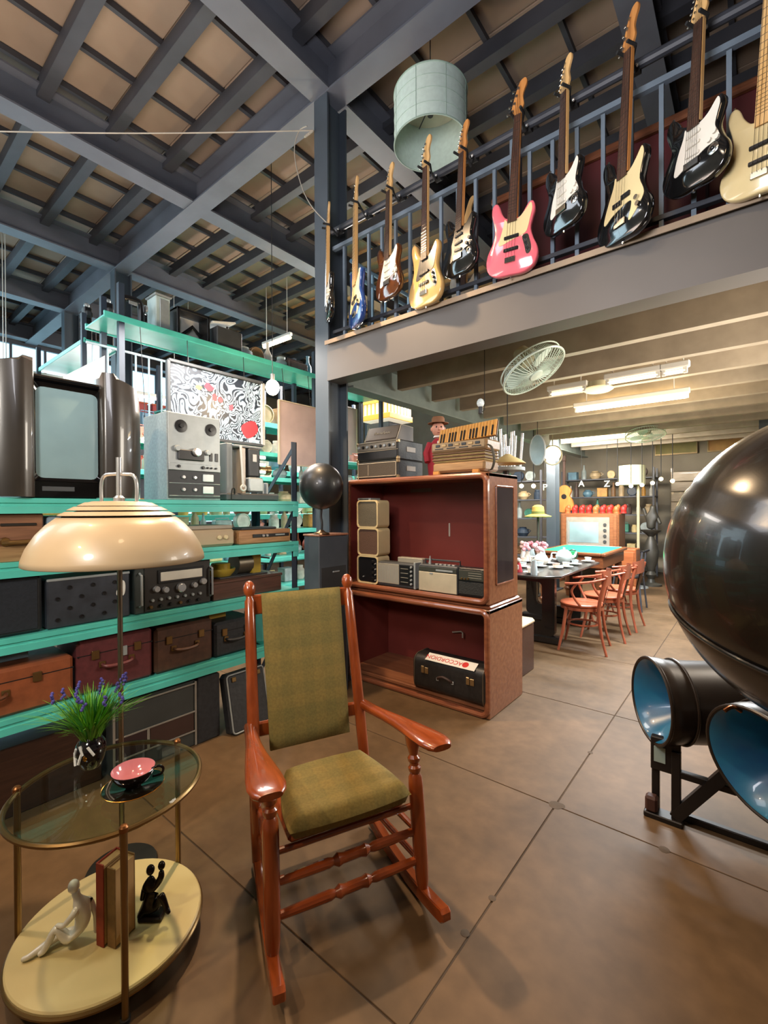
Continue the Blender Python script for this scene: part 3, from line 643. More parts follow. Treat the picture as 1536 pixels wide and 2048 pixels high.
t, w = dev('communications_receiver', 'black radio receiver with long lit scale and many silver knobs', 'receiver', 1.045, 1.482, LV[2], .262, .3, mat('receiver_case', '2e3330', .45, var=.2), ch=.004)
face(t, 'front_panel', .02, .131, .38, .25, mat('receiver_panel', '24211e', .4)); face(t, 'scale_frame', .035, .19, .27, .075, BLACK, -.009, .01); face(t, 'tuning_scale', .035, .19, .245, .05, mat('scale_ivory', 'c9c4b4', .4), -.014, .006)
for x, z, r in ((-.11, .125, .018), (-.06, .115, .018), (.03, .115, .027), (.11, .12, .017), (.165, .135, .02)): knob(t, x, z, r, CHROME, .022, y=-.006)
for k in range(7): knob(t, -.13 + .046 * k, .065 - .0 * k, .009, ALU, .012, y=-.006)
for k in range(6): knob(t, -.14 + .055 * k, .03, .010, BLACK if k % 3 else BRASS, .014, y=-.006)
for x in (-.195, .214): part('rack_handle', G().tube([(x, -.004, .04), (x, -.03, .05), (x, -.03, .21), (x, -.004, .22)], .006, 8), GREY, t)
t, w = dev('wooden_chest', 'dark wooden chest carrying the yellow motor on the third shelf', 'chest', 1.50, 2.02, LV[2], .105, .3, wood('dark_chest', '4a2f26', '5e3c30', axis=0), ch=.004)
part('lid', G().box((0, .15, .11), (.535, .31, .02), .004), wood('dark_chest'), t)
YEL = mat('yellow_paint', 'b7982c', .45, var=.15)
t = thing('electric_motor', 'yellow painted electric motor with glass bowl on the wooden chest', 'motor', (-2.62, 1.76, LV[2] + .121), rad(90))
part('motor_drum', G().cyl((-.02, .1, .075), (.09, .1, .075), .072, n=24), mat('motor_grey', '6a6152', .4, .5), t); part('yellow_block', G().box((.12, .1, .075), (.07, .13, .15), .006), YEL, t)
part('oil_bowl', G().lathe([(0, 0), (.07, 0), (.095, .03), (.1, .05), (.094, .05), (.066, .01), (0, .008)], 28, Matrix.Translation((-.13, .09, .01))), mat('yellow_glass', 'b39a3a', .2, coat=.5), t)
part('oil_cup', G().lathe([(0, 0), (.06, 0), (.06, .075), (.055, .08), (0, .08)], 24, Matrix.Translation((-.125, .09, .012))), YEL, t)
part('mount_plate', G().box((.0, .1, .004), (.36, .2, .008), .002), DGREY, t)
for z in (.05, .09): part('drive_rod', G().cyl((.15, .1, z + .02), (.27, .1, z), .006, n=8), DGREY, t)
# fourth shelf: suitcases
def suitcase(label, y0, y1, h, m, hw=None, group='old cases on the fourth shelf'):
    t, w = dev('suitcase', label, 'suitcase', y0, y1, LV[3], h, .32, m, group, ch=.014)
    face(t, 'lid_seam', 0, h * .72, w + .002, .006, BLACK, .002)
    part('carry_handle', G().tube(smooth_pts([(-.07, .002, h * .5), (-.06, -.028, h * .47), (0, -.034, h * .45), (.06, -.028, h * .47), (.07, .002, h * .5)], 3, False), .009, 8), hw or m, t)
    for x in (-w * .28, w * .28):
        c = part('clasp', G().box((x, -.005, h * .7), (.035, .01, .045), .003), BRASS, t)
    for x in (-.07, .07): part('handle_plate', G().box((x, -.003, h * .5), (.03, .008, .03), .002), BRASS, t)
    return t, w
suitcase('large orange-brown leather suitcase at the near end of the fourth shelf', .10, .76, .215, mat('tan_leather', '8a4a2a', .5, var=.15, bump=.1, scale=20), wood('strap_brown', '4a2a1a', '5a3420'))
t, w = suitcase('maroon vinyl carrying case behind the lamp pole', .775, 1.135, .27, mat('maroon_vinyl', '5c2a2c', .45, var=.15, bump=.1, scale=30)); face(t, 'metal_badge', .03, .18, .035, .05, ALU, -.006)
suitcase('dark brown leather suitcase with brass clasps left of the rocker post', 1.15, 1.495, .255, mat('brown_leather', '4a2e20', .5, var=.2, bump=.1, scale=25))
t, w = suitcase('plain black case with small clasps behind the rocker post', 1.51, 1.80, .215, VINYL); 
t, w = dev('table_radio', 'small turquoise and white rounded set at the far end of the fourth shelf', 'radio', 1.83, 2.07, LV[3], .24, .2, mat('turquoise_plastic', '58b8ae', .35), ch=.03)
knob(t, 0, .13, .085, WHITE, .012, 'white_ring', 28); knob(t, 0, .13, .06, DGREY, .018, 'speaker_cone', 24)
for k, (y, c) in enumerate(((1.2, '7db4d8'), (1.33, '6aa6cf'), (1.08, 'd8642c'), (1.6, 'c9a13c'), (.3, '8fb2c6'), (.55, '7e98aa'))):
    z = LV[3] + (.257 if 1.14 < y < 1.5 else .217 if (y > 1.5 or y < .76) else .272)
    t = thing('cardboard_box', ('blue box lying on the brown suitcase', 'second pale blue box lying on the brown suitcase', 'orange box lying on the maroon case', 'ochre box lying on the plain black case', 'pale blue box lying on the orange-brown suitcase', 'grey blue box beside the pale box on the orange-brown suitcase')[k], 'box', (-2.78, y, z), rad(90))
    part('carton', G().box((0, 0, .03), (.12, .18, .06), .002), mat('carton_' + c, c, .6), t); part('flap_seam', G().box((0, 0, .0605), (.008, .18, .001)), DGREY, t)
# under the lowest shelf, standing on the floor
def floordev(name, label, cat, y0, y1, h, d, m, xf=-2.56, ch=.006): return dev(name, label, cat, y0, y1, 0, h, d, m, None, xf, ch)
t, w = floordev('record_cabinet', 'low dark cabinet with pale metal trim lines under the lowest shelf', 'cabinet', .93, 1.385, .385, .42, mat('cabinet_charcoal', '363836', .5), -2.57)
TR_ = mat('pale_trim', '9a958c', .4, .5)
for x in (-.222, .222): face(t, 'trim_post', x, .193, .012, .38, TR_, -.006)
for z in (.09, .205, .37): face(t, 'trim_bar', 0, z, .44, .009, TR_, -.006)
face(t, 'trim_post', -.05, .148, .014, .11, TR_, -.006); face(t, 'door_panel', -.135, .148, .155, .105, mat('dark_oxblood', '2c1a1c', .5)); face(t, 'door_panel', .085, .148, .25, .105, mat('brown_panel', '3a2620', .5))
floordev('loudspeaker', 'narrow black column speaker standing between the trimmed cabinet and leaning case', 'speaker', 1.39, 1.535, .39, .34, VINYL)
t = thing('instrument_case', 'black instrument case leaning against the rack below the suitcases', 'case', (-2.47, 1.71, 0.004), rad(90), rot=(rad(-13), 0, rad(90)))
part('case_shell', G().box((0, .045, .185), (.29, .09, .37), .02), VINYL, t); part('case_rim', G().tube([(x, .001, z + .185) for x, z in rrect(.27, .35, .02)], .005, 6, closed=True), GREY, t); [part('clasp', G().box((q, -.004, .33), (.03, .01, .03), .003), BRASS, t) for q in (-.09, .09)]
floordev('wooden_crate', 'dark brown wooden crate under the shelf behind the glass table', 'crate', .3, .9, .32, .4, wood('crate_dark', '2e1d17', '3d271e', axis=0), -2.62)

# ---------------------------------------------------------------- globe on its box beside the rack
t = thing('speaker_cabinet', 'tall dark grey cabinet standing between the rack and the wooden shelf unit', 'cabinet', (-2.515, 2.40, 0))
part('body', G().box((0, 0, .60), (.165, .30, 1.2), .006), mat('slate_cabinet', '4a5259', .5), t); part('top_board', G().box((0, 0, 1.207), (.175, .31, .014), .003), wood('top_edge_wood', '9a6a50', 'b07c60'), t); part('door_handle', G().box((.085, .02, .93), (.012, .07, .012), .003), ALU, t)
part('door', G().box((.081, 0, .52), (.006, .26, .9), .002), mat('slate_door', '34383a', .5), t)
t = thing('black_globe', 'matte black globe on a slim curved stem standing on the grey cabinet', 'globe', (-2.475, 2.315, 1.215))
part('globe', G().ball((0, 0, .352), (.162, .162, .172), 36, 22), mat('globe_black', '1b1c1d', .42, coat=.15), t)
part('stem', G().tube(smooth_pts([(0, 0, .02), (.004, 0, .08), (-.006, 0, .13), (0, 0, .19)], 5, False), .010, 10), mat('stem_grey', '5a5a5c', .3, .8), t)
part('foot', G().lathe([(0, 0), (.06, 0), (.058, .008), (.03, .016), (.014, .03), (0, .03)], 28), mat('foot_bronze', '7a5c3e', .3, .8), t)

# ---------------------------------------------------------------- stacked wooden shell cabinets
CW = wood('teak_cabinet', '7c4c34', '906043', .35, axis=0, sc=2.4, coat=.25); CWE = wood('teak_edge', '7a4530', '935a3c', .28, axis=0, sc=3, coat=.4)
LIN = mat('burgundy_lining', '74322b', .4, var=.15, scale=2)
def shell(name, label, x0, x1, z0, z1, yf, d, lip):
    w, h = x1 - x0, z1 - z0; t = thing(name, label, 'cabinet', ((x0 + x1) / 2, yf, z0)); T_ = .03
    for nm, c, s in (('top_board', (0, d / 2, h - T_ / 2), (w, d, T_)), ('bottom_board', (0, d / 2, lip - T_ / 2 + .0), (w - .02, d - .02, T_)), ('side_board', (-w / 2 + T_ / 2, d / 2, h / 2), (T_, d, h)), ('side_board', (w / 2 - T_ / 2, d / 2, h / 2), (T_, d, h))):
        part(nm, G().box(c, s, .006), CW, t)
    part('back_board', G().box((0, d - .015, h / 2), (w - .04, .012, h - .03)), LIN, t)
    part('front_frame', G().tube([(x, .002, z) for x, z in rrect(w - .036, h - .036, .045, 5, 0, h / 2)], .021, 10, closed=True), CWE, t)
    if lip > .04: part('plinth', G().box((0, .03, lip / 2), (w - .06, .02, lip - .0), .003), CW, t)
    for x in (-1, 1): part('lining', G().box((x * (w / 2 - T_ - .003), d / 2, h / 2 + .01), (.005, d - .04, h - .09)), LIN, t)
    return t
YF = 2.755
low = shell('lower_shelf_unit', 'lower open wooden shell cabinet with burgundy inside standing on the floor', -2.655, -1.345, 0, .725, YF, .55, .075)
low_top = part('moulded_top', G().box((0, .27, .735), (1.3, .5, .03), .012), CWE, low)
upp = shell('upper_shelf_unit', 'upper open wooden shell cabinet with burgundy inside holding cream cubes and radios', -2.65, -1.352, .755, 1.638, YF + .01, .47, .03)
part('side_inset', G().box((.652, .24, .46), (.006, .27, .66), .002), mat('inset_gloss', '4a4248', .1, .5, coat=.8), upp); part('inset_frame', G().tube([(.652, .24 + a, .46 + b) for a, b in rrect(.28, .67, .012)], .007, 8, closed=True), CWE, upp)
part('latch', G().box((.08, .447, .47), (.014, .012, .11), .004), mat('latch_white', 'b9b0a2', .4), upp); part('ceiling_slot', G().box((-.2, .447, .80), (.22, .004, .03)), mat('slot_mark', '6a5a52', .6), upp)
part('hinge_arm', G().tube([(.08, .5, .38), (.17, .48, .405), (.19, .47, .40), (.19, .47, .36)], .006, 8), mat('latch_white'), low)
SH = .786
# cream cubes
CUB = mat('cream_cube', 'd6c293', .35, var=.05, coat=.2)
zb = SH
for k in range(3):
    t = thing('cube_speaker' if k else 'cube_radio', ('cream cube radio with black dial and knobs, lowest of its stack', 'cream cube speaker with brown cloth, middle of its stack', 'cream cube speaker with grey cloth, topmost of its stack')[k], 'radio' if k == 0 else 'speaker', (-2.452 + .006 * (k == 1), 2.80, zb + .001), 0, 'cream cubes in the upper cabinet')
    g = G(); o = rrect(.226, .226, .03, 5, 0, .115); i = rrect(.204, .204, .026, 5, 0, .115); n = len(o)
    g.add([(x, 0, z) for x, z in o] + [(x, .15, z) for x, z in o] + [(x, 0, z) for x, z in i] + [(x, .012, z) for x, z in i],
          [[a, (a + 1) % n, n + (a + 1) % n, n + a] for a in range(n)] + [[a, (a + 1) % n, 2 * n + (a + 1) % n, 2 * n + a] for a in range(n)] + [[2 * n + a, 2 * n + (a + 1) % n, 3 * n + (a + 1) % n, 3 * n + a] for a in range(n)] + [[n + a for a in range(n)]])
    part('shell', g, CUB, t)
    part('front_panel' if k == 0 else 'speaker_cloth', G().prism(rrect(.203, .203, .026, 5, 0, .115), .008, .014), BLACK if k == 0 else mat(('', 'brown_cloth', 'grey_cloth')[k], ('', '5c4436', '5f5848')[k], .95, scale=150, bump=.4), t)
    if k == 0:
        for r in range(4):
            knob(t, .06, .05 + .044 * r, .014, BLACK, .022, y=.008); knob(t, .083, .035 + .044 * r, .007, CHROME, .012, y=.008)
        knob(t, -.045, .055, .006, CHROME, .01, y=.008)
    zb += .2275
t = thing('flat_box', 'thin silver box lying on the topmost cream cube', 'box', (-2.49, 2.80, zb + .001)); part('casing', G().box((0, .07, .009), (.14, .13, .018), .003), ALU, t); part('slot', G().box((0, .003, .009), (.10, .004, .005)), BLACK, t)
# portable radios
SIL = mat('silver_plastic', 'a8a395', .35, .3, var=.05)
t = thing('portable_radio', 'silver portable radio with large grille and black tuning panel', 'radio', (-2.155, 2.80, SH + .001))
part('casing', G().box((0, .05, .097), (.375, .1, .192), .01), DGREY, t); part('speaker_grille', G().box((-.075, -.003, .103), (.215, .008, .155), .002), SIL, t)
for k in range(12): part('grille_slot', G().box((-.165 + .0165 * k, -.0072, .1), (.004, .001, .13)), GREY, t)
part('tuning_panel', G().box((.105, -.003, .103), (.135, .008, .155), .002), BLACK, t); part('side_band', G().box((.181, .04, .105), (.016, .1, .2), .003), ALU, t)
for k in range(5): knob(t, .152, .04 + .032 * k, .009, GREY, .012, y=-.006)
for k in range(4): part('scale_line', G().box((.085, -.0075, .05 + .034 * k), (.07, .001, .004)), SIL, t)
part('back_case', G().box((.08, .1, .2), (.24, .06, .06), .006), SIL, t)
t = thing('portable_radio', 'silver radio with wide pale speaker front and raised carry handle', 'radio', (-1.775, 2.80, SH + .001))
part('casing', G().box((0, .055, .1), (.33, .11, .2), .008), DGREY, t); part('speaker_front', G().box((0, -.003, .077), (.322, .008, .14), .002), mat('pale_front', 'bcb299', .45, .2), t); part('badge', G().box((-.05, -.0085, .138), (.03, .003, .012), .001), CHROME, t)
part('dial_band', G().box((0, -.003, .168), (.322, .008, .034), .002), mat('dial_dark', '3a3c36', .3), t); part('dial_window', G().box((.06, -.008, .166), (.14, .002, .012)), ALU, t)
for k in range(5): part('push_button', G().box((-.02 + .035 * k, .03, .204), (.022, .03, .012), .002), CHROME, t)
part('carry_handle', G().tube([(-.14, .055, .2), (-.14, .055, .232), (.155, .055, .232), (.155, .055, .2)], .007, 8), DGREY, t); knob(t, -.125, .205, .0, CHROME) if False else None
part('antenna_mount', G().lathe([(0, .0), (.012, 0), (.004, .06), (0, .062)], 10, Matrix.Translation((-.09, .04, .2))), CHROME, t)
t = thing('portable_radio', 'small black portable radio at the right end of the upper cabinet', 'radio', (-1.503, 2.80, SH + .001))
part('casing', G().box((0, .045, .1), (.205, .09, .2), .008), BLACK, t); part('speaker_grille', G().box((0, -.003, .06), (.19, .006, .085), .002), mat('grille_black', '222422', .8, scale=100, bump=.4), t); part('dial_panel', G().box((0, -.003, .15), (.19, .006, .07), .002), mat('dial_dark'), t)
for x, z in ((-.07, .125), (-.045, .125), (-.02, .128)): knob(t, x, z, .008, BRASS, .01, y=-.005)
for k in range(3): part('scale_line', G().box((.03, -.0065, .135 + .016 * k), (.1, .001, .003)), SIL, t)
for k in range(4): part('side_switch', G().box((.105, .03, .05 + .033 * k), (.008, .016, .014), .002), mat('mint', 'a6d5cc', .4), t)
# black accordion case on the lower floor
t = thing('accordion_case', 'rounded black case with sticker and metal clasps in the lower cabinet', 'case', (-1.655, 2.728, .077), rad(0))
CH_ = .255; sec = rrect(.21, CH_, .055, 6, .105, CH_ / 2)
part('case_body', G().prism(sec, -.30, .30, .02, 'yz'), mat('case_black', '201e1e', .45, var=.25, bump=.1, scale=30), t, sharp=30)
for x in (-.275, .275): part('end_band', G().tube([(x, a, b) for a, b in rrect(.214, CH_ + .004, .057, 6, .105, CH_ / 2)], .0045, 6, closed=True), mat('band_grey', '5f5549', .4, .5), t)
for x in (-.2, .165):
    c = part('clasp', G().box((x, -.006, .16), (.024, .012, .05), .003), mat('old_brass', 'b39a72', .35, .9), t); part('clasp_plate', G().box((x + .03, -.003, .155), (.03, .006, .045), .002), mat('old_brass'), c)
part('carry_handle', G().tube(smooth_pts([(-.075, -.002, .115), (-.06, -.022, .135), (-.015, -.03, .15), (.03, -.022, .135), (.045, -.002, .115)], 4, False), .008, 8), mat('handle_leather', '3c2a24', .6), t)
for x in (-.075, .045): part('handle_ring', G().box((x, -.004, .115), (.02, .01, .022), .003), ALU, t)
st = part('sticker', G().box((0, 0, 0), (.395, .072, .0016), .0003), WHITE, t, (.015, .0275, CH_ - .0035), (rad(28), 0, 0), label='white sticker with red lettering, upside down')
text('lettering', 'ACCORDION', .048, mat('red_ink', 'c01818', .5), st, (-.055, 0, .0014), (0, 0, math.pi))
part('red_dot', G().lathe([(0, .0008), (.024, .0008), (.024, .0016), (0, .0018)], 24, Matrix.Translation((.115, 0, 0))), mat('red_ink'), st)
# ---- on top of the cabinet
TP = 1.6395
AMP = mat('tolex_black', '2b2b28', .6, var=.2, scale=60, bump=.2); GRL = mat('grille_cloth', '4a4238', .95, scale=140, bump=.4); PIP = mat('pale_piping', 'a89b84', .5)
def amp(label, x, w, z, h, d, y, lower, rzz=0):
    t = thing('amplifier', label, 'amplifier', (x, y, z), rzz, 'amplifiers stacked on the cabinet')
    part('casing', G().box((0, d / 2, h / 2), (w, d, h), .008), AMP, t)
    if lower == 'cloth':
        part('grille', G().box((-.0, -.003, h / 2), (w - .04, .008, h - .045), .002), GRL, t); part('piping', G().tube([(a, -.006, b) for a, b in rrect(w - .034, h - .038, .006, 2, 0, h / 2)], .004, 6, closed=True), PIP, t)
        part('speaker_rib', G().box((-w * .2, -.0075, h / 2), (.004, .002, h - .06)), PIP, t)
    elif lower == 'panel':
        part('control_panel', G().box((0, -.003, h * .73), (w - .03, .008, h * .38), .002), mat('panel_grey', '7d7568', .4, .4), t)
        for k in range(9): knob(t, -w * .42 + w * .105 * k, h * .73, .012, BLACK if k % 2 else ALU, .014, y=-.006)
        part('panel_band', G().box((0, -.002, h * .28), (w - .02, .006, h * .4), .002), BLACK, t)
        for zz in (h * .96, h * .5): part('piping', G().box((0, -.004, zz), (w, .008, .006), .002), PIP, t)
    for sx in (-1, 1): 
        for zz in (.012, h - .012): part('corner_guard', G().box((sx * (w / 2 - .008), .01, zz), (.022, .03, .026), .004), mat('old_brass'), t)
    part('side_badge', G().box((w / 2 + .002, d * .5, h * .55), (.003, .12, .04), .001), PIP, t)
    return t
amp('dark amplifier with woven speaker cloth, bottom of the amplifier stack', -2.345, .43, TP, .145, .34, 2.80, 'cloth'); amp('dark amplifier with a row of knobs, middle of the amplifier stack', -2.345, .43, TP + .146, .155, .34, 2.80, 'panel')
t = thing('wedge_amplifier', 'wedge-shaped amplifier head with pale script, top of the amplifier stack', 'amplifier', (-2.325, 2.82, TP + .302))
part('casing', G().prism([(0, 0), (.22, 0), (.22, .12), (.06, .125)], -.17, .17, .006, 'yz'), mat('head_brown', '4c4034', .55, var=.2), t)
sp = part('front_plate', G().box((0, 0, 0), (.315, .115, .004), .001), mat('head_plate', '57493a', .5), t, (0, .0275, .066), (rad(64.4), 0, 0))
for k, x in enumerate((-.07, -.045, -.01, .02, .045, .07)):
    part('script_stroke', G().tube(smooth_pts([(x - .012, -.01, .004), (x - .002, .018 if k in (0, 3) else .006, .004), (x + .004, -.008, .004), (x + .012, .004, .004)], 4, False), .0022, 6), PIP, sp, label='pale script stroke')
for x in (-.165, .165): part('end_piping', G().tube([(x, 0, .003), (x, .06, .125), (x, .22, .12)], .004, 6), PIP, t)
# accordion
t = thing('piano_accordion', 'old tan piano accordion with keyboard turned up on the cabinet', 'accordion', (-1.62, 2.80, TP))
ACC = wood('accordion_tan', '8a6a48', 'a5835a', .4, axis=0); KEY = mat('ivory_orange_lit', 'd79a4c', .35, var=.1)  # white keys tinted orange for the warm light on them
part('bass_box', G().box((0, .13, .055), (.42, .22, .075), .015), ACC, t); part('foot_block', G().box((-.18, .1, .018), (.06, .16, .036), .008).box((.14, .1, .018), (.06, .16, .036), .008), mat('foot_orange', 'b9803c', .5), t)
for k in range(6): part('bellows_fold', G().box((0, .13, .098 + .011 * k), (.41 + .016 * (k % 2), .21 + .016 * (k % 2), .011), .004), mat('bellows_brown' if k % 2 else 'bellows_gold', '6e5138' if k % 2 else 'b59a5e', .6), t)
part('treble_box', G().box((0, .13, .2), (.45, .21, .075), .012), ACC, t); part('register_plate', G().box((0, .022, .205), (.42, .008, .055), .003), mat('register_cream', 'a58a66', .4, .2), t)
for k in range(7): part('register_switch', G().box((-.16 + .053 * k, .016, .212), (.036, .006, .018), .002), mat('old_brass') if k % 2 else DGREY, t)
for k in range(4): part('grille_bar', G().box((-.15 + .1 * k, .016, .19), (.07, .004, .007), .001), DGREY, t)
kb = part('keyboard_base', G().box((0, 0, 0), (.47, .012, .13), .004), mat('keyboard_wood', '5a3a22', .5), t, (.02, .13, .302), (rad(-22), rad(-3.5), 0))
wk = mesh('white_key', G().box((0, 0, 0), (.0225, .012, .125), .002), KEY); bk_ = mesh('black_key', G().box((0, 0, 0), (.011, .014, .078), .002), BLACK)
for k in range(19):
    part('white_key', wk, None, kb, (-.219 + .0243 * k, -.011, 0))
    if k % 7 not in (2, 6) and k < 18: part('black_key', bk_, None, kb, (-.207 + .0243 * k, -.018, -.022))
part('shoulder_strap', G().tube(smooth_pts([(.21, .05, .2), (.26, .02, .17), (.275, .03, .09), (.25, .05, .03), (.22, .06, .02)], 5, False), .011, 8, flat=.35), mat('strap_leather', '4a4438', .7), t)
# puppet bust behind the accordion
t = thing('puppet', 'old man puppet with brown hat and red jacket behind the accordion', 'puppet', (-1.93, 3.06, TP), YAW)
RED = mat('red_felt', '9c2430', .8); SKN = mat('puppet_skin', 'c98f78', .5)
part('jacket', G().lathe([(0, 0), (.075, 0), (.085, .1), (.078, .2), (.062, .27), (.03, .31), (0, .315)], 20), RED, t); part('shirt_front', G().box((0, -.066, .235), (.03, .012, .1), .004), WHITE, t)
for sg in (-1, 1): part('sleeve', G().tube([(sg * .06, 0, .27), (sg * .095, -.02, .19), (sg * .09, -.05, .12)], [.03, .028, .022], 10), RED, t)
hd = part('head', G().ball((0, 0, .385), (.05, .052, .062), 20, 14).ball((0, -.055, .38), (.011, .014, .013), 10, 8).ball((-.05, 0, .385), (.01, .012, .018), 8, 6).ball((.05, 0, .385), (.01, .012, .018), 8, 6).cyl((0, 0, .3), (0, 0, .345), .022), SKN, t)
for sg in (-1, 1): part('eye', G().ball((sg * .019, -.047, .397), .007, 8, 6), BLACK, hd)
part('mouth', G().box((0, -.05, .352), (.024, .006, .004), .001), mat('mouth_red', '7a2a2a', .5), hd); part('collar', G().lathe([(.03, .315), (.04, .32), (.03, .333)], 16), WHITE, t)
part('hat', G().lathe([(.082, .428), (.084, .432), (.052, .436), (.05, .47), (.042, .482), (0, .484)], 24), mat('hat_brown', '8a5f42', .8), t)
# right of the cabinet: lower bench
t = thing('wooden_bench', 'low dark bench with cream padded top right behind the cabinet', 'bench', (-1.66, 3.68, 0)); part('bench_body', G().box((0, 0, .2), (.36, .42, .40), .006), wood('bench_dark', '3a2520', '4a2f28', axis=0), t); part('padded_top', G().box((0, 0, .42), (.38, .44, .05), .02), mat('cream_pad', 'c9b696', .7), t)
for sx in (-1, 1):
    part('bench_trim', G().box((sx * .178, -.212, .2), (.02, .01, .38), .002), wood('bench_dark'), t)

# ---------------------------------------------------------------- guitars on the gallery railing
STRAT = [(0, .0), (-.08, .004), (-.135, .035), (-.160, .09), (-.155, .145), (-.128, .2), (-.118, .245), (-.135, .295), (-.150, .345), (-.142, .388), (-.122, .402), (-.100, .385), (-.080, .348), (-.055, .325), (-.034, .318), (.030, .302), (.055, .305), (.08, .33), (.104, .352), (.124, .346), (.131, .312), (.118, .262), (.112, .222), (.128, .172), (.155, .12), (.160, .07), (.140, .022), (.08, -.004)]
BASS = [(0, 0), (-.085, .004), (-.142, .035), (-.165, .095), (-.158, .155), (-.130, .215), (-.116, .275), (-.125, .34), (-.142, .405), (-.138, .452), (-.115, .466), (-.095, .445), (-.078, .40), (-.056, .365), (-.036, .352), (.032, .340), (.056, .352), (.078, .385), (.10, .412), (.124, .408), (.134, .365), (.12, .305), (.114, .255), (.132, .195), (.16, .135), (.166, .085), (.146, .03), (.085, -.002)]
SG = [(-.045, .30), (-.052, .262), (-.075, .20), (-.088, .145), (-.092, .108), (-.075, .098), (-.03, .118), (.02, .132), (.062, .145), (.10, .148), (.126, .152), (.118, .185), (.102, .222), (.108, .262), (.120, .312), (.112, .342), (.098, .335), (.07, .305), (.035, .288), (-.03, .288)]
PG = [(-.05, .342), (-.058, .30), (-.085, .235), (-.108, .17), (-.113, .135), (-.10, .127), (-.06, .15), (-.01, .165), (.04, .172), (.062, .165), (.06, .13), (.048, .085), (.06, .075), (.10, .11), (.133, .155), (.13, .19), (.106, .25), (.112, .305), (.124, .365), (.115, .402), (.102, .395), (.075, .36), (.036, .328), (-.03, .328)]
JG = [(-.05, .345), (-.055, .315), (-.072, .25), (-.085, .205), (-.07, .19), (-.01, .205), (.035, .215), (.07, .222), (.092, .235), (.102, .262), (.112, .31), (.122, .362), (.115, .398), (.102, .394), (.078, .365), (.036, .33), (-.03, .328)]
HEADS = [(-.021, 0), (.021, 0), (.024, .022), (.034, .05), (.030, .075), (.026, .10), (.034, .13), (.046, .155), (.046, .178), (.034, .192), (.016, .19), (0, .176), (-.02, .13), (-.037, .07), (-.045, .035), (-.036, .012)]
NICKEL = mat('nickel', 'c4c4c0', .2, 1.); MAPLE = wood('maple', 'c99a5c', 'dbb27a', .3, sc=2); ROSE = wood('rosewood', '3a241c', '523628', .4, sc=3); ORNG = wood('amber_maple', 'b0713a', 'c98a4c', .3, sc=2)
PGW = mat('white_pickguard', 'ddd6c8', .35, var=.03); PGC = mat('cream_pickguard', 'd8c391', .35, var=.03); PGB = mat('black_pickguard', '1a1a1a', .3)
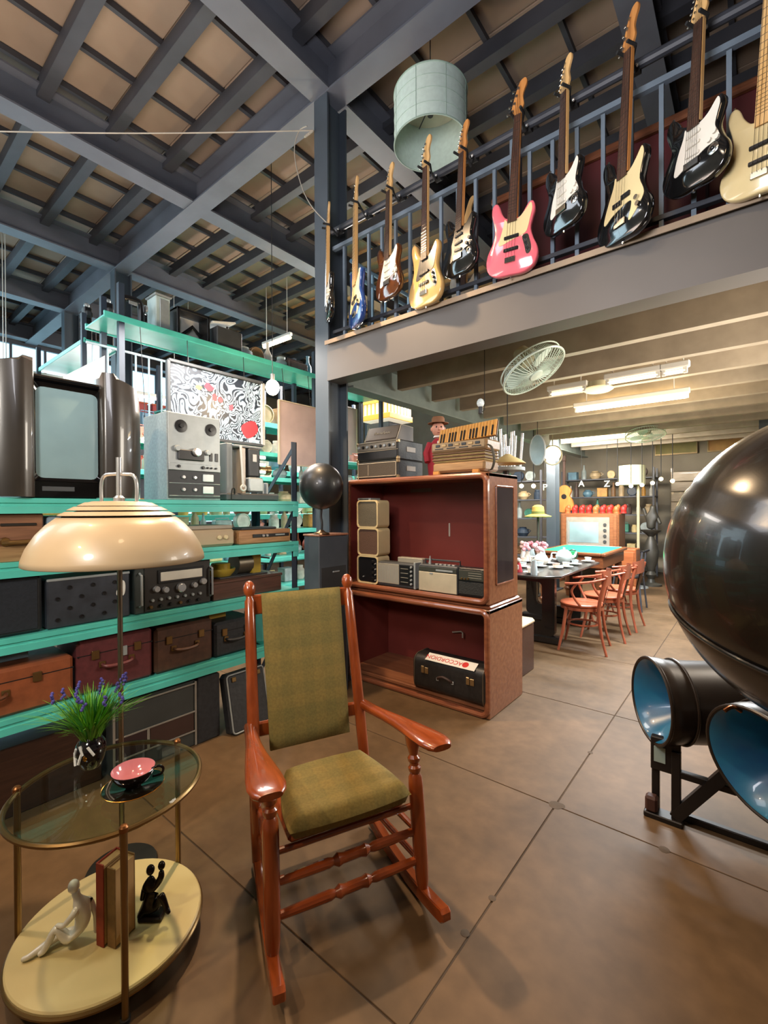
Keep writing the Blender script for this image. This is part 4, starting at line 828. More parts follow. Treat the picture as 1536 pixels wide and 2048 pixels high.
def guitar(label, name, body_m, guard_m, board_m, neck_m, hpx, bpx, rz, bass=False, guard=None, roll=0, yy=2.44, pick='sss'):
    top, bot = at_y(*hpx, yy), at_y(*bpx, yy)
    L0 = 1.165 if bass else .985; s = (top - bot).length / L0
    t = thing(name, label, 'guitar', bot); dx = top - bot; tilt = math.atan2(dx.x, dx.z)
    t.rotation_euler = (Matrix.Rotation(tilt, 3, 'Y') @ Matrix.Rotation(rz, 3, 'Z')).to_euler(); t.scale = (s, s, s); t['group'] = 'electric guitars hung along the gallery railing'
    out = smooth_pts(BASS if bass else STRAT, 4); part('body', G().prism(out, -.02, .022, .006), body_m, t, sharp=50)
    nz, nut = (.30, .775) if not bass else (.335, .955); wb = .03 if not bass else .031; hw = .0215
    g = G(); g.prism([(-wb, nz), (wb, nz), (hw, nut + .006), (-hw, nut + .006)], -.028, -.004, .003); part('neck', g, neck_m, t)
    fb = part('fretboard', G().prism([(-wb + .001, nz - .02), (wb - .001, nz - .02), (hw - .001, nut), (-hw + .001, nut)], -.033, -.028), board_m, t)
    for k in range(1, 21):
        z = nut - (nut - (.12 if not bass else .10)) * (1 - .5 ** (k / 12.)); 
        if z > nz - .015: part('fret', G().box((0, -.0334, z), (2 * (hw + (wb - hw) * (nut - z) / (nut - nz)) - .003, .0012, .0022)), NICKEL, fb)
    ho = [(x * 1.0, z * (1. if not bass else 1.08)) for x, z in HEADS]; part('headstock', G().prism([(x, nut + .004 + z) for x, z in smooth_pts(ho, 3)], -.022, -.007, .002), neck_m, t)
    for k in range(6 if not bass else 4):
        f = k / (5. if not bass else 3.); x = -.028 + .03 * f - (.006 if bass else 0); z = nut + .035 + f * (.125 if not bass else .125)
        pg = part('tuner', G().cyl((x, -.028, z), (x, -.022, z), .005 if not bass else .008, n=10).cyl((x - .034, -.012, z), (x, -.012, z), .003, n=6).box((x - .037, -.012, z), (.012, .008, .016 if bass else .011), .003), NICKEL, t)
    if guard_m:
        gd = guard or (PG if bass else SG); part('pickguard', G().prism(smooth_pts(gd, 3), -.0225, -.0200), guard_m, t)
    bz = .12 if not bass else .095
    part('bridge', G().box((-.002, -.026, bz - .008), (.075 if not bass else .068, .012, .034), .002), NICKEL, t)
    blk = BLACK if guard_m is not PGB else DGREY
    if not bass:
        for z, r in ((.155, -8), (.20, 0), (.25, 0)): part('pickup', G().box((0, 0, 0), (.07, .012, .015), .003), PGW if guard_m is PGW else DGREY, t, (0, -.025, z), (0, rad(-r), 0))
        part('jack_plate', G().lathe([(.026, 0), (.022, .003), (.010, .004), (.010, -.004), (0, -.004)], 18, Matrix.Translation((.098, -.022, .118)) @ Matrix.Rotation(rad(90), 4, 'X')), NICKEL, t)
        for x, z in ((.082, .165), (.105, .19), (.118, .155)): part('control_knob', G().cyl((x, -.034, z), (x, -.022, z), .0105, n=12), PGW if guard_m is PGW else DGREY, t)
    elif pick == 'p':
        part('pickup', G().box((-.026, -.026, .192), (.056, .012, .026), .003).box((.026, -.026, .212), (.056, .012, .026), .003), blk, t)
        for x, z in ((.098, .16), (.108, .125)): part('control_knob', G().cyl((x, -.036, z), (x, -.022, z), .012, n=12), NICKEL, t)
    else:
        for z in (.15, .225): part('pickup', G().box((0, 0, 0), (.094, .014, .02), .003), BLACK, t, (0, -.026, z))
        part('control_plate', G().prism(smooth_pts([(.068, .21), (.10, .218), (.116, .18), (.128, .13), (.118, .10), (.098, .102), (.085, .15)], 3), -.0225, -.02), NICKEL, t)
        for z in (.195, .16, .125): part('control_knob', G().cyl((.088 + (.195 - z) * .28, -.036, z), (.088 + (.195 - z) * .28, -.022, z), .009, n=12), BLACK, t)
    g = G(); n = 4 if bass else 6
    for k in range(n):
        q = (k / (n - 1) - .5); g.tube([(q * .055, -.036, bz), (q * .036, -.0355, nut), (-.028 + .03 * k / (n - 1), -.026, nut + .035 + .125 * k / (n - 1))], .0009, 4)
    part('strings', g, NICKEL, t)
    for x, z in ((-.128 if not bass else -.122, .405 if not bass else .468), (0, -.004)): part('strap_button', G().cyl((x, 0, z), (x, 0, z + (.012 if z > .1 else -.012)), .006, n=8), NICKEL, t)
    # hook that carries it
    mtx = Matrix.LocRotScale(bot, t.rotation_euler, V((s, s, s))); hp = mtx @ V((0, -.012, nut + .012)); l = mtx @ V((-.032, -.012, nut + .006)); r = mtx @ V((.032, -.012, nut + .006))
    hk = thing('guitar_hook', 'black padded yoke hook for the ' + label.split(' hung ')[0].split(' with ')[0].split(' cut ')[0] + (' ' + HK.pop(0)), 'hook', (hp.x, 2.57, hp.z), 0, 'guitar hooks on the railing')
    bk0 = V((hp.x, 2.57, hp.z)); ctr = V((hp.x, yy + .045, hp.z - .01)); lo = lambda p: p - bk0
    part('arm', G().tube([lo(V((hp.x, 2.555, 3.585))), lo(V((hp.x, 2.52, hp.z - .03))), lo(ctr)], .008, 8), RUBBER, hk)
    fr = mtx.to_3x3() @ V((0, -1, 0)); fr = fr.normalized() * .05
    part('yoke', G().tube([lo(l + fr), lo(l), lo(ctr), lo(r), lo(r + fr)], .0075, 8), RUBBER, hk)
    part('clamp', G().cyl((-.02, -.005, 3.585 - hp.z), (.02, -.005, 3.585 - hp.z), .032, n=14).cyl((.0, -.05, 3.56 - hp.z), (.0, -.02, 3.56 - hp.z), .008, n=8), RUBBER, hk)
    part('clamp_screw', G().ball((.012, -.052, 3.56 - hp.z), .009, 8, 6), CHROME, hk)
    return t
HK = ['nearest the pillar', 'second from the pillar', 'third from the pillar', 'fourth from the pillar', 'below the lampshade', 'at the railing post', 'right of the pink one', 'in front of the maroon screen', 'at the last baluster', 'at the frame edge']
BLKB = mat('black_guitar', '131313', .12, coat=.8, var=.05); BLUE = mat('blue_guitar', '23407c', .15, coat=.8, var=.15); NAT = mat('natural_guitar', 'd2a868', .2, coat=.7, var=.08, scale=2); PINK = mat('pink_guitar', 'ea6c78', .15, coat=.8, var=.03); CRMG = mat('cream_guitar', 'd6c18f', .2, coat=.7, var=.04)
SUNB = mat('sunburst_guitar', '2a1a10', .12, coat=.8, hex2='6a3a16', scale=3)
guitar('dark guitar with white pickguard hung nearly edge-on beside the pillar', 'electric_guitar', BLKB, PGW, MAPLE, MAPLE, (661, 405), (659, 640), rad(-36))
guitar('metallic blue bass guitar with pale maple neck hung second from the pillar', 'bass_guitar', BLUE, PGC, MAPLE, MAPLE, (716, 358), (714, 652), rad(-29), True, pick='p')
guitar('sunburst guitar with white pickguard hung third from the pillar', 'electric_guitar', SUNB, PGW, ROSE, MAPLE, (784, 327), (778, 597), rad(-17))
guitar('natural wood bass guitar with black pickguard hung below the drum lampshade', 'bass_guitar', NAT, PGB, ROSE, MAPLE, (857, 277), (852, 612), rad(-13), True, JG)
guitar('all black guitar with amber neck hung left of the pink bass', 'electric_guitar', BLKB, PGB, ROSE, ORNG, (932, 243), (920, 550), rad(-18))
guitar('pink bass guitar with cream pickguard hung at the middle railing post', 'bass_guitar', PINK, PGC, ROSE, ORNG, (1042, 165), (1022, 551), rad(2), True, JG)
guitar('black guitar with white pickguard hung right beside the pink bass', 'electric_guitar', BLKB, PGW, ROSE, MAPLE, (1137, 113), (1128, 460), rad(-30))
guitar('black bass guitar with cream pickguard hung before the maroon screen', 'bass_guitar', BLKB, PGC, ROSE, ORNG, (1268, 20), (1246, 482), rad(-32), True, pick='p')
guitar('black guitar with white pickguard hung next to the cream bass', 'electric_guitar', BLKB, PGW, ROSE, MAPLE, (1410, -45), (1388, 378), rad(-31))
guitar('cream bass guitar cut off by the right picture edge', 'bass_guitar', CRMG, None, MAPLE, MAPLE, (1548, -110), (1520, 388), rad(-14), True)
w_ = guitar.__code__ and None
t = thing('electric_guitar', 'white guitar leaning inside the gallery behind the all black guitar', 'guitar', (-1.60, 2.86, 2.705), rad(-10)); t.rotation_euler = (rad(-6), 0, rad(-14)); t.scale = (.95, .95, .95)
WG = mat('white_guitar', 'dcdcd4', .2, coat=.6, var=.03)
part('body', G().prism(smooth_pts(STRAT, 4), -.02, .02, .006), WG, t, sharp=50); part('neck', G().prism([(-.03, .3), (.03, .3), (.021, .78), (-.021, .78)], -.026, -.004, .003), MAPLE, t); part('headstock', G().prism([(x, .78 + z) for x, z in smooth_pts(HEADS, 3)], -.022, -.008, .002), MAPLE, t)
part('fretboard', G().prism([(-.029, .28), (.029, .28), (.02, .775), (-.02, .775)], -.031, -.026), ROSE, t); part('bridge', G().box((0, -.026, .11), (.07, .01, .03), .002), NICKEL, t); part('pickguard', G().prism(smooth_pts(SG, 3), -.0225, -.02), PGW, t)
for z in (.16, .21, .25): part('pickup', G().box((0, -.025, z), (.07, .01, .015), .003), BLACK, t)
# drum lampshade
LC = at_t(861, 290, 3.42); RS, HS = .272, .365
t = thing('drum_lampshade', 'large pale green drum lampshade hanging above the gallery railing', 'lampshade', LC)
SHD = mat('pale_green_fabric', 'c6d8ce', .85, var=.05, scale=30, bump=.1)
_b = SHD.node_tree.nodes['Principled BSDF']; _b.inputs['Subsurface Weight'].default_value = 0
part('shade', G().lathe([(RS, 0), (RS, HS), (RS - .006, HS), (RS - .006, 0)], 64, close=True), SHD, t)
for z in (0, HS): part('hoop', G().tube([(RS * math.cos(k * math.pi / 28), RS * math.sin(k * math.pi / 28), z) for k in range(56)], .006, 6, closed=True), mat('hoop_green', '97ada0', .6), t)
for k in range(8):
    a = k * math.pi / 4 + .2; part('shade_rib', G().tube([((RS + .001) * math.cos(a), (RS + .001) * math.sin(a), z) for z in (0, HS)], .0022, 5), mat('hoop_green'), t)
for z in (.09, .19, .28): part('shade_thread', G().tube([((RS + .001) * math.cos(k * math.pi / 24), (RS + .001) * math.sin(k * math.pi / 24), z) for k in range(48)], .0018, 5, closed=True), mat('hoop_green'), t)
part('shade_top', G().lathe([(0, HS - .02), (RS - .008, HS - .02), (RS - .008, HS - .014), (0, HS - .014)], 48), mat('shade_lining', 'd8d4bc', .9), t)
for k in range(3): a = k * 2.094 + .4; part('spoke', G().cyl((0, 0, HS - .06), (RS - .006, 0, HS - .03), .004, n=6), DGREY, t, rot=(0, 0, a))
part('lamp_holder', G().lathe([(0, HS - .15), (.02, HS - .15), (.045, HS - .06), (.03, HS), (0, HS)], 18), DGREY, t); part('hanging_cord', G().cyl((0, 0, HS), (0, 0, 5.1 - LC.z), .004, n=6), RUBBER, t)
# cable tied to the pillar
a, b = at_x(-40, 262, -4.73), V((-2.735, 2.49, at_y(640, 250, 2.49).z)); t = tag(part('rope', G().tube([a.lerp(b, k / 12) + V((0, 0, -.02 * math.sin(math.pi * k / 12))) for k in range(13)], .005, 8), mat('rope_white', 'a59d90', .8)), 'pale taut rope tied to the top of the pillar', 'rope')
part('beam_tie', G().tube([a, V((-4.73, a.y, 4.679))], .005, 8), MATS['rope_white'], t); part('knot', G().tube([b + V((-.10 + .012 * k, .002 * (-1) ** k, .004 * (-1) ** k)) for k in range(9)], .009, 8), MATS['rope_white'], t)
c = at_y(612, 258, 2.5); part('loose_end', G().tube(smooth_pts([tuple(at_y(x, y, 2.48)) for x, y in ((614, 252), (598, 262), (589, 295), (593, 335), (606, 380), (625, 415), (655, 447))], 4, False), .004, 7), MATS['rope_white'], t)
# orbit fans under the gallery joists
FANG = mat('fan_mint', 'cfe0d2', .35, var=.04, coat=.2); FANB = mat('fan_body', 'a8a184', .4, var=.05)
def orbit_fan(label, c, R_, nrm, mount):
    t = thing('ceiling_fan', label, 'fan', mount); c = c - mount; q = V(nrm).normalized().to_track_quat('Z', 'Y').to_matrix().to_4x4(); M_ = Matrix.Translation(c) @ q
    def circ(r, z, n=40): return [M_ @ V((r * math.cos(2 * math.pi * k / n), r * math.sin(2 * math.pi * k / n), z)) for k in range(n)]
    part('cage_ring', G().tube(circ(R_, 0), .008, 7, closed=True).tube(circ(R_ * .98, -.05), .005, 6, closed=True), FANG, t)
    g = G()
    for k in range(48):
        a = 2 * math.pi * k / 48; ca, sa = math.cos(a), math.sin(a); g.tube([M_ @ V((.05 * ca, .05 * sa, .035)), M_ @ V((R_ * .7 * ca, R_ * .7 * sa, .028)), M_ @ V((R_ * ca, R_ * sa, 0))], .0026, 4); g.tube([M_ @ V((R_ * ca, R_ * sa, 0)), M_ @ V((R_ * .8 * ca, R_ * .8 * sa, -.075)), M_ @ V((.06 * ca, .06 * sa, -.09))], .0022, 4)
    part('cage_wires', g, FANG, t); part('front_badge', G().lathe([(0, .034), (.05, .034), (.045, .042), (0, .046)], 24, M_), FANG, t)
    for k in range(3):
        a0 = 2 * math.pi * k / 3; o = smooth_pts([(.03, -.02), (.09, -.06), (R_ * .75, -.07), (R_ * .88, .0), (R_ * .7, .06), (.08, .04)], 3)
        part('blade', G().prism(o, -.012, -.008, 0, 'xy', M_ @ Matrix.Rotation(a0, 4, 'Z') @ Matrix.Rotation(rad(14), 4, 'X')), mat('fan_blade', 'c0d6d0', .35), t)
    part('motor', G().lathe([(0, -.20), (.05, -.195), (.062, -.16), (.062, -.10), (.05, -.08), (0, -.08)], 24, M_), FANB, t)
    top = M_ @ V((0, 0, -.17)); part('yoke_arm', G().tube(smooth_pts([tuple(top), tuple(top * .55 + V((0, 0, .0))), tuple(top * .2), (0, 0, -.01)], 4, False), .02, 10), FANB, t); part('mount_plate', G().lathe([(0, 0), (.075, 0), (.07, -.03), (0, -.035)], 24), FANB, t)
    part('support_fin', G().tube([tuple(RT * .09 + V((0, 0, -.02))), tuple(RT * .085 + V((0, 0, -.09))), tuple(top * .8 + RT * .09)], [.022, .014, .007], 10), FANG, t)
    return t
fc = at_t(1067, 743, 3.15); vd = (EYEP - fc).normalized(); nr = vd * .40 + (RT * .56 - UP * .83) * .915
orbit_fan('mint green orbit fan with wire cage under the near gallery joists', fc, .225, nr, V((fc.x - .06, fc.y - .0, 2.495)))
fc = at_t(1290, 872, 6.6); vd = (EYEP - fc).normalized(); nr = vd * .25 + (RT * .1 - UP * .97) * .95
orbit_fan('small cream orbit fan far back under the gallery ceiling', fc, .26, nr, V((fc.x, fc.y, 2.495)))
# fluorescent tubes
TUBE = mat('lit_tube', 'ffdca0', .4, emit=34, var=0); TUBED = mat('dim_tube', 'ffe0a8', .4, emit=3, var=0)
def tube_light(label, a, b, m, r=.016, top=2.67):
    a, b = V(a), V(b); t = thing('tube_light', label, 'lamp', a.lerp(b, .5)); o = a.lerp(b, .5)
    part('tube', G().cyl(a - o, b - o, r, n=12), m, t); d = b - a; part('housing', G().box((0, 0, .05), (d.length + .06, .06, .05), .008), WHITE, t, rot=(0, 0, math.atan2(d.y, d.x)))
    for s in (-.8, .8): part('hanging_rod', G().cyl(d * (s * .5) + V((0, 0, .07)), V(((d * (s * .5)).x, (d * (s * .5)).y, top - o.z)), .005, n=6), WHITE, t)
    for s in (-1, 1): part('tube_holder', G().box(d * (s * .505) + V((0, 0, .012)), (.03, .03, .06), .004), WHITE, t)
tube_light('brightest lit fluorescent tube under the gallery joists', (-1.42, 4.93, 2.41), (-.47, 4.93, 2.41), TUBE, .02)
tube_light('dim fluorescent tube left of the round ceiling lamp', (-1.44, 4.21, 2.44), (-1.15, 4.21, 2.44), TUBED); tube_light('dim fluorescent tube right of the round ceiling lamp', (-.94, 4.13, 2.44), (-.58, 4.13, 2.44), TUBED); tube_light('short dim fluorescent tube at the end of the dim row', (-.54, 4.13, 2.44), (-.40, 4.13, 2.44), TUBED)
t = thing('ceiling_lamp', 'flat round ceiling lamp between the two dim tubes', 'lamp', (-1.06, 4.30, 2.42)); part('diffuser', G().lathe([(0, 0), (.1, .004), (.125, .02), (.12, .03), (0, .03)], 32), mat('opal', 'efd9a6', .4, emit=.7, var=0), t); part('lamp_base', G().cyl((0, 0, .03), (0, 0, .08), .1, n=28), FANB, t)
t = thing('hanging_bulb', 'clear light bulb hanging over the accordion', 'bulb', at_y(961, 806, 3.3)); z1 = 2.67 - t.location.z; part('bulb_glass', G().ball((0, 0, 0), (.03, .03, .036), 16, 10), mat('bulb_clear', 'dfe8e6', .1, coat=.5, emit=.25, var=0), t); part('bulb_socket', G().cyl((0, 0, -.085), (0, 0, -.03), .017, n=12), DGREY, t); part('cord', G().tube([(0, 0, -.085), (.035, 0, -.06), (.036, 0, z1)], .003, 6), RUBBER, t)
# burning bulb beside the swirl painting
bp_ = at_x(545, 775, -3.9); t = thing('hanging_bulb', 'burning bare bulb beside the swirl painting', 'bulb', bp_); part('bulb_glass', G().ball((0, 0, 0), (.07, .07, .08), 20, 12), mat('burning_bulb', 'ffd9a0', .4, emit=90, var=0), t); part('bulb_socket', G().cyl((0, 0, .07), (0, 0, .14), .022, n=12), DGREY, t); part('cord', G().cyl((0, 0, .11), (0, 0, 5.1 - bp_.z), .004, n=6), RUBBER, t)
lamp('POINT', 'bulb_light', bp_ + V((.16, .1, -.02)), 18, (1, .72, .42), .05)
bp_ = at_x(291, 880, -4.44); t = thing('hanging_bulb', 'burning bulb seen between the television and the tape deck', 'bulb', bp_); part('bulb_glass', G().ball((0, 0, 0), (.028, .028, .034), 16, 10), MATS['burning_bulb'], t); part('bulb_socket', G().cyl((0, 0, .03), (0, 0, .07), .016, n=12), DGREY, t); part('cord', G().tube([(0, 0, .07), (-.02, 0, .4), (-.10, 0, 3.16 - bp_.z)], .003, 6), RUBBER, t)

# ---------------------------------------------------------------- black sphere and horn sculpture
SC_, SR = V((.227, 1.777, 1.225)), .458
t = thing('horn_sculpture', 'huge glossy black sphere over dark horns with blue mouths on a welded stand', 'sculpture', (SC_.x, SC_.y, 0))
SPH = mat('sphere_lacquer', '1d1813', .24, var=.2, coat=.25, scale=2)
def seam_sphere(r): 
    pr = []
    for i in range(61):
        a = math.pi * i / 60; rr = r * (1 - .012 * math.exp(-((a - 1.15) / .018) ** 2) - .012 * math.exp(-((a - 2.0) / .018) ** 2)); pr.append((rr * math.sin(a), -rr * math.cos(a)))
    pr[0] = (0, -r); pr[-1] = (0, r); return pr
part('sphere', G().lathe(seam_sphere(SR), 96, Matrix.Translation((0, 0, SC_.z)) @ Matrix.Rotation(rad(9), 4, 'Y') @ Matrix.Rotation(rad(10), 4, 'X')), SPH, t, sharp=60)
part('lower_band', G().tube([Matrix.Translation((0, 0, SC_.z)) @ Matrix.Rotation(rad(9), 4, 'Y') @ Matrix.Rotation(rad(10), 4, 'X') @ V((SR * .911 * math.cos(k * math.pi / 36), SR * .911 * math.sin(k * math.pi / 36), -SR * .416)) for k in range(72)], .006, 8, closed=True), SPH, t)
HB = mat('horn_bronze', '2a211a', .35, .3, var=.25, scale=4); BL = mat('horn_blue', '17527f', .3, hex2='1f7391', scale=4, coat=.4)
def horn(P, ax, r, l, flare):
    P = V(P) - V((SC_.x, SC_.y, 0)); q = V(ax).normalized().to_track_quat('Z', 'Y').to_matrix().to_4x4(); M_ = Matrix.Translation(P) @ q
    part('horn_body', G().lathe([(r * 1.0, 0), (r * 1.03, .01), (r * 1.02, .05), (r * .97, .09), (r * .96, l * .6), (r * flare, l), (0, l)], 48, M_), HB, t, sharp=50)
    part('horn_mouth', G().lathe([(r * 1.0, 0), (r * .96, .004), (r * .80, .05), (r * .6, .11), (r * .4, .17), (r * .25, .23), (0, .235)], 48, M_), BL, t, sharp=60, label='glossy blue horn mouth')
    part('rim_band', G().tube([M_ @ V((r * 1.01 * math.cos(k * math.pi / 24), r * 1.01 * math.sin(k * math.pi / 24), .004)) for k in range(48)], .008, 8, closed=True), HB, t)
    part('seam_ring', G().tube([M_ @ V((r * .99 * math.cos(k * math.pi / 24), r * .99 * math.sin(k * math.pi / 24), .11)) for k in range(48)], .006, 8, closed=True), HB, t)
p1 = at_t(1301, 1400, 2.1); horn(p1, (.834, .552, .0), .186, .62, .9)
p2 = at_t(1520, 1534, 1.62); horn(p2, (.62, .76, .18), .205, .62, .8)
c2 = at_t(1470, 1437, 1.66); part('copper_plate', G().tube(smooth_pts([tuple(at_t(x, y, 1.66) - V((SC_.x, SC_.y, 0))) for x, y in ((1449, 1422), (1465, 1414), (1482, 1423))], 4, False), .007, 8), mat('copper', 'b86a34', .25, 1.), t)
part('neck_pipe', G().tube([V((.0, .05, .70)), V((.03, .18, .62)), V((.02, .45, .55))], [.13, .12, .11], 20), HB, t); part('neck_pipe', G().tube([V((.06, .1, .78)), V((.12, .35, .60))], [.14, .13], 20), HB, t)
STB = mat('stand_black', '1d1714', .5, .3, var=.2)
o_ = V((SC_.x, SC_.y, 0)); F = lambda x, y, z: V((x, y, z)) - o_
part('stand_leg', G().box(F(-.345, 2.40, .13), (.03, .03, .26), .003), STB, t); part('stand_leg', G().box(F(-.262, 2.37, .16), (.035, .035, .32), .003), STB, t)
gf = part('gauge_frame', G().box(F(-.304, 2.385, .285), (.115, .035, .15), .004), STB, t, rot=None); part('gauge_face', G().box(F(-.325, 2.3655, .285), (.045, .004, .07), .001), mat('gauge_face_pale', '8fa09a', .4), t)
part('stand_foot', G().box(F(-.31, 2.37, .012), (.15, .07, .024), .004), STB, t); part('foot_bolt', G().box(F(-.355, 2.36, .06), (.05, .05, .07), .01), mat('rust_brown', '3c2018', .7), t)
part('diagonal_strut', G().tube([F(-.265, 2.37, .03), F(-.08, 2.36, .30), F(.0, 2.36, .40)], .032, 4), STB, t); part('cross_bar', G().box(F(-.16, 2.37, .225), (.22, .03, .03), .003), STB, t)
part('rear_post', G().cyl(F(.33, 2.25, 0), F(.33, 2.25, .85), .06, n=16), STB, t); part('base_plate', G().box(F(.33, 2.25, .012), (.4, .4, .024), .004), STB, t); part('base_bar', G().box(F(.06, 2.42, .015), (.6, .03, .03), .004), STB, t)

# ---------------------------------------------------------------- dining table, bentwood chairs, crockery
t = thing('dining_table', 'long black dining table laid with crockery under the gallery', 'table', (-1.9, 5.05, 0))
BLT = mat('black_lacquer_table', '1e1c1b', .25, coat=.4, var=.1)
part('table_top', G().prism([(.48, -.62), (.30, -.80), (-.42, -.80), (-.5, -.72), (-.5, .8), (-.42, .9), (.36, .9), (.48, .78)], .725, .75, .005, 'xy'), mat('table_top_black', '2f2c29', .3, coat=.15, var=.1), t)
for y in (-.36, .55):
    o = rrect(.66, .64, .02, 3, .0, .40); i = rrect(.40, .42, .05, 4, .0, .42)
    g = G(); n = len(o); m_ = len(i)
    while len(i) < len(o): i.append(i[-1])
    o2 = rrect(.66, .64, .05, 4, 0, .40); i = rrect(.40, .42, .05, 4, 0, .42); n = len(o2)
    g.add([(x, y, z) for x, z in o2] + [(x, y, z) for x, z in i] + [(x, y + .06, z) for x, z in o2] + [(x, y + .06, z) for x, z in i],
          [[k, (k + 1) % n, n + (k + 1) % n, n + k] for k in range(n)] + [[2 * n + k, 2 * n + (k + 1) % n, 3 * n + (k + 1) % n, 3 * n + k] for k in range(n)] + [[k, (k + 1) % n, 2 * n + (k + 1) % n, 2 * n + k] for k in range(n)] + [[n + k, n + (k + 1) % n, 3 * n + (k + 1) % n, 3 * n + k] for k in range(n)])
    part('panel_leg', g, BLT, t); part('foot', G().box((0, y + .03, .04), (.78, .09, .08), .015), BLT, t)
BWD = wood('bentwood_red', '9a503a', 'b26448', .3, coat=.4, sc=3)
def bentwood(label, x, y, rz, m=BWD, first=[None]):
    if first[0]:
        return dup(first[0], (x, y, 0), rz, label)
    t = thing('bentwood_armchair', label, 'chair', (x, y, 0), rz, 'bentwood armchairs along the table'); first[0] = t
    # faces -Y; seat round
    part('seat', G().lathe([(0, .425), (.19, .43), (.205, .44), (.205, .455), (.195, .462), (0, .452)], 36), mat('seat_leather', 'a8583a', .35, var=.08), t); part('seat_ring', G().lathe([(.185, .40), (.2, .40), (.2, .43), (.185, .43)], 36, close=True), m, t)
    for sx in (-1, 1):
        part('front_leg', G().tube([(sx * .16, -.12, .42), (sx * .175, -.15, .2), (sx * .2, -.19, 0)], [.018, .016, .011], 10), m, t)
        part('back_leg', G().tube(smooth_pts([(sx * .20, .24, 0), (sx * .17, .19, .2), (sx * .165, .17, .42), (sx * .20, .2, .6), (sx * .215, .24, .76)], 4, False), [.012] * 4 + [.015] * 4 + [.017] * 8 + [.015], 10), m, t)
        part('arm', G().tube(smooth_pts([(sx * .215, .24, .735), (sx * .245, .12, .70), (sx * .245, -.03, .675), (sx * .215, -.12, .665)], 4, False), .017, 10, flat=.7), m, t)
        part('arm_support', G().tube(smooth_pts([(sx * .235, -.02, .668), (sx * .245, -.06, .60), (sx * .235, -.03, .52), (sx * .19, .02, .44)], 4, False), .012, 10), m, t)
    g = G(); g.grid(lambda u, v: V((.215 * math.sin((u - .5) * 2.1) / math.sin(1.05), .20 + .10 * math.cos((u - .5) * 2.1) - .05, .66 + .14 * v - .02 * abs(u - .5))), 14, 4); g.grid(lambda u, v: V((.215 * math.sin((u - .5) * 2.1) / math.sin(1.05), .215 + .10 * math.cos((u - .5) * 2.1) - .05, .66 + .14 * v - .02 * abs(u - .5))), 14, 4)
    part('back_band', g, mat('back_band_wood', 'a5624a', .3, coat=.4), t)
    g = G(); g.grid(lambda u, v: V(((u - .5) * .11 * (1 + .25 * v), .19 + .06 * v + .0, .44 + .26 * v)), 4, 6); g.grid(lambda u, v: V(((u - .5) * .11 * (1 + .25 * v), .202 + .06 * v, .44 + .26 * v)), 4, 6); part('back_splat', g, mat('splat_dark', '3b2a22', .4), t)
    part('leg_hoop', G().tube([(.14 * math.cos(k * math.pi / 16), .14 * math.sin(k * math.pi / 16) + .01, .25) for k in range(32)], .010, 8, closed=True), m, t)
    for a in (45, 135, 225, 315):
        c, s = math.cos(rad(a)), math.sin(rad(a)); part('curved_brace', G().tube([(.17 * c, .17 * s, .30), (.13 * c, .13 * s, .38), (.08 * c, .08 * s, .415)], .008, 6), m, t)
    return t
bentwood('nearest bentwood armchair with round seat beside the black table', -1.33, 4.78, rad(-82)); bentwood('second bentwood armchair along the black table', -1.27, 5.36, rad(-86)); bentwood('third bentwood armchair along the black table', -1.24, 5.92, rad(-92))
bentwood('bentwood armchair on the far side of the black table', -2.62, 4.9, rad(88))
t = thing('bar_stool', 'dark metal chair with black legs beyond the bentwood armchairs', 'chair', (-1.35, 7.05, 0), rad(-90))
for sx in (-1, 1):
    part('front_leg', G().tube([(sx * .15, -.14, .45), (sx * .19, -.2, 0)], .012, 8), STEELD, t); part('back_leg', G().tube([(sx * .19, .2, 0), (sx * .15, .16, .45), (sx * .15, .2, .8)], .012, 8), STEELD, t)
part('seat', G().lathe([(0, .44), (.19, .44), (.2, .455), (.19, .47), (0, .47)], 28), BLACK, t); part('back_rail', G().tube([(-.15, .2, .8), (0, .25, .82), (.15, .2, .8)], .016, 8), BLACK, t)
# crockery
rn = random.Random(11); CK = [mat('china_' + c, c, .2, coat=.4, var=.04) for c in ('e6e2d8', 'cfe0e2', 'd8c0b4', 'b9ccd6')]
cpr = mesh('plate', G().lathe([(0, .004), (.04, .004), (.075, .014), (.076, .016), (.04, .008), (0, .007)], 20), CK[0])
ccp = mesh('cup', G().lathe([(0, 0), (.022, 0), (.03, .01), (.04, .05), (.037, .05), (.028, .012), (0, .008)], 16), CK[0])
tpt = mesh('teapot_body', G().lathe([(0, 0), (.045, 0), (.07, .03), (.075, .06), (.055, .1), (.03, .11), (.012, .118), (.012, .13), (0, .135)], 20), CK[1])
def crock(nm, lab, me_, x, y, z=.7505, grp=None, mt=None):
    o = bpy.data.objects.new(nm, me_); COL.objects.link(o); o.location = (x, y, z); tag(o, lab, nm.replace('_', ' '), grp)
    if mt: o.material_slots[0].link = 'OBJECT'; o.material_slots[0].material = mt
    return o
ORDN = ['', 'first', 'second', 'third', 'fourth', 'fifth', 'sixth', 'seventh', 'eighth', 'ninth', 'tenth', 'eleventh', 'twelfth', 'thirteenth', 'fourteenth', 'fifteenth', 'sixteenth', 'seventeenth']
spots = [at_z(x, y, .75) for x, y in ((1062, 1147), (1046, 1135), (1080, 1134), (1075, 1122), (1095, 1128), (1132, 1135), (1150, 1130), (1120, 1122), (1143, 1122), (1166, 1120), (1100, 1117), (1060, 1122), (1112, 1137), (1128, 1118), (1176, 1124), (1048, 1124))]
cups = 0; spots.sort(key=lambda q: q.y)
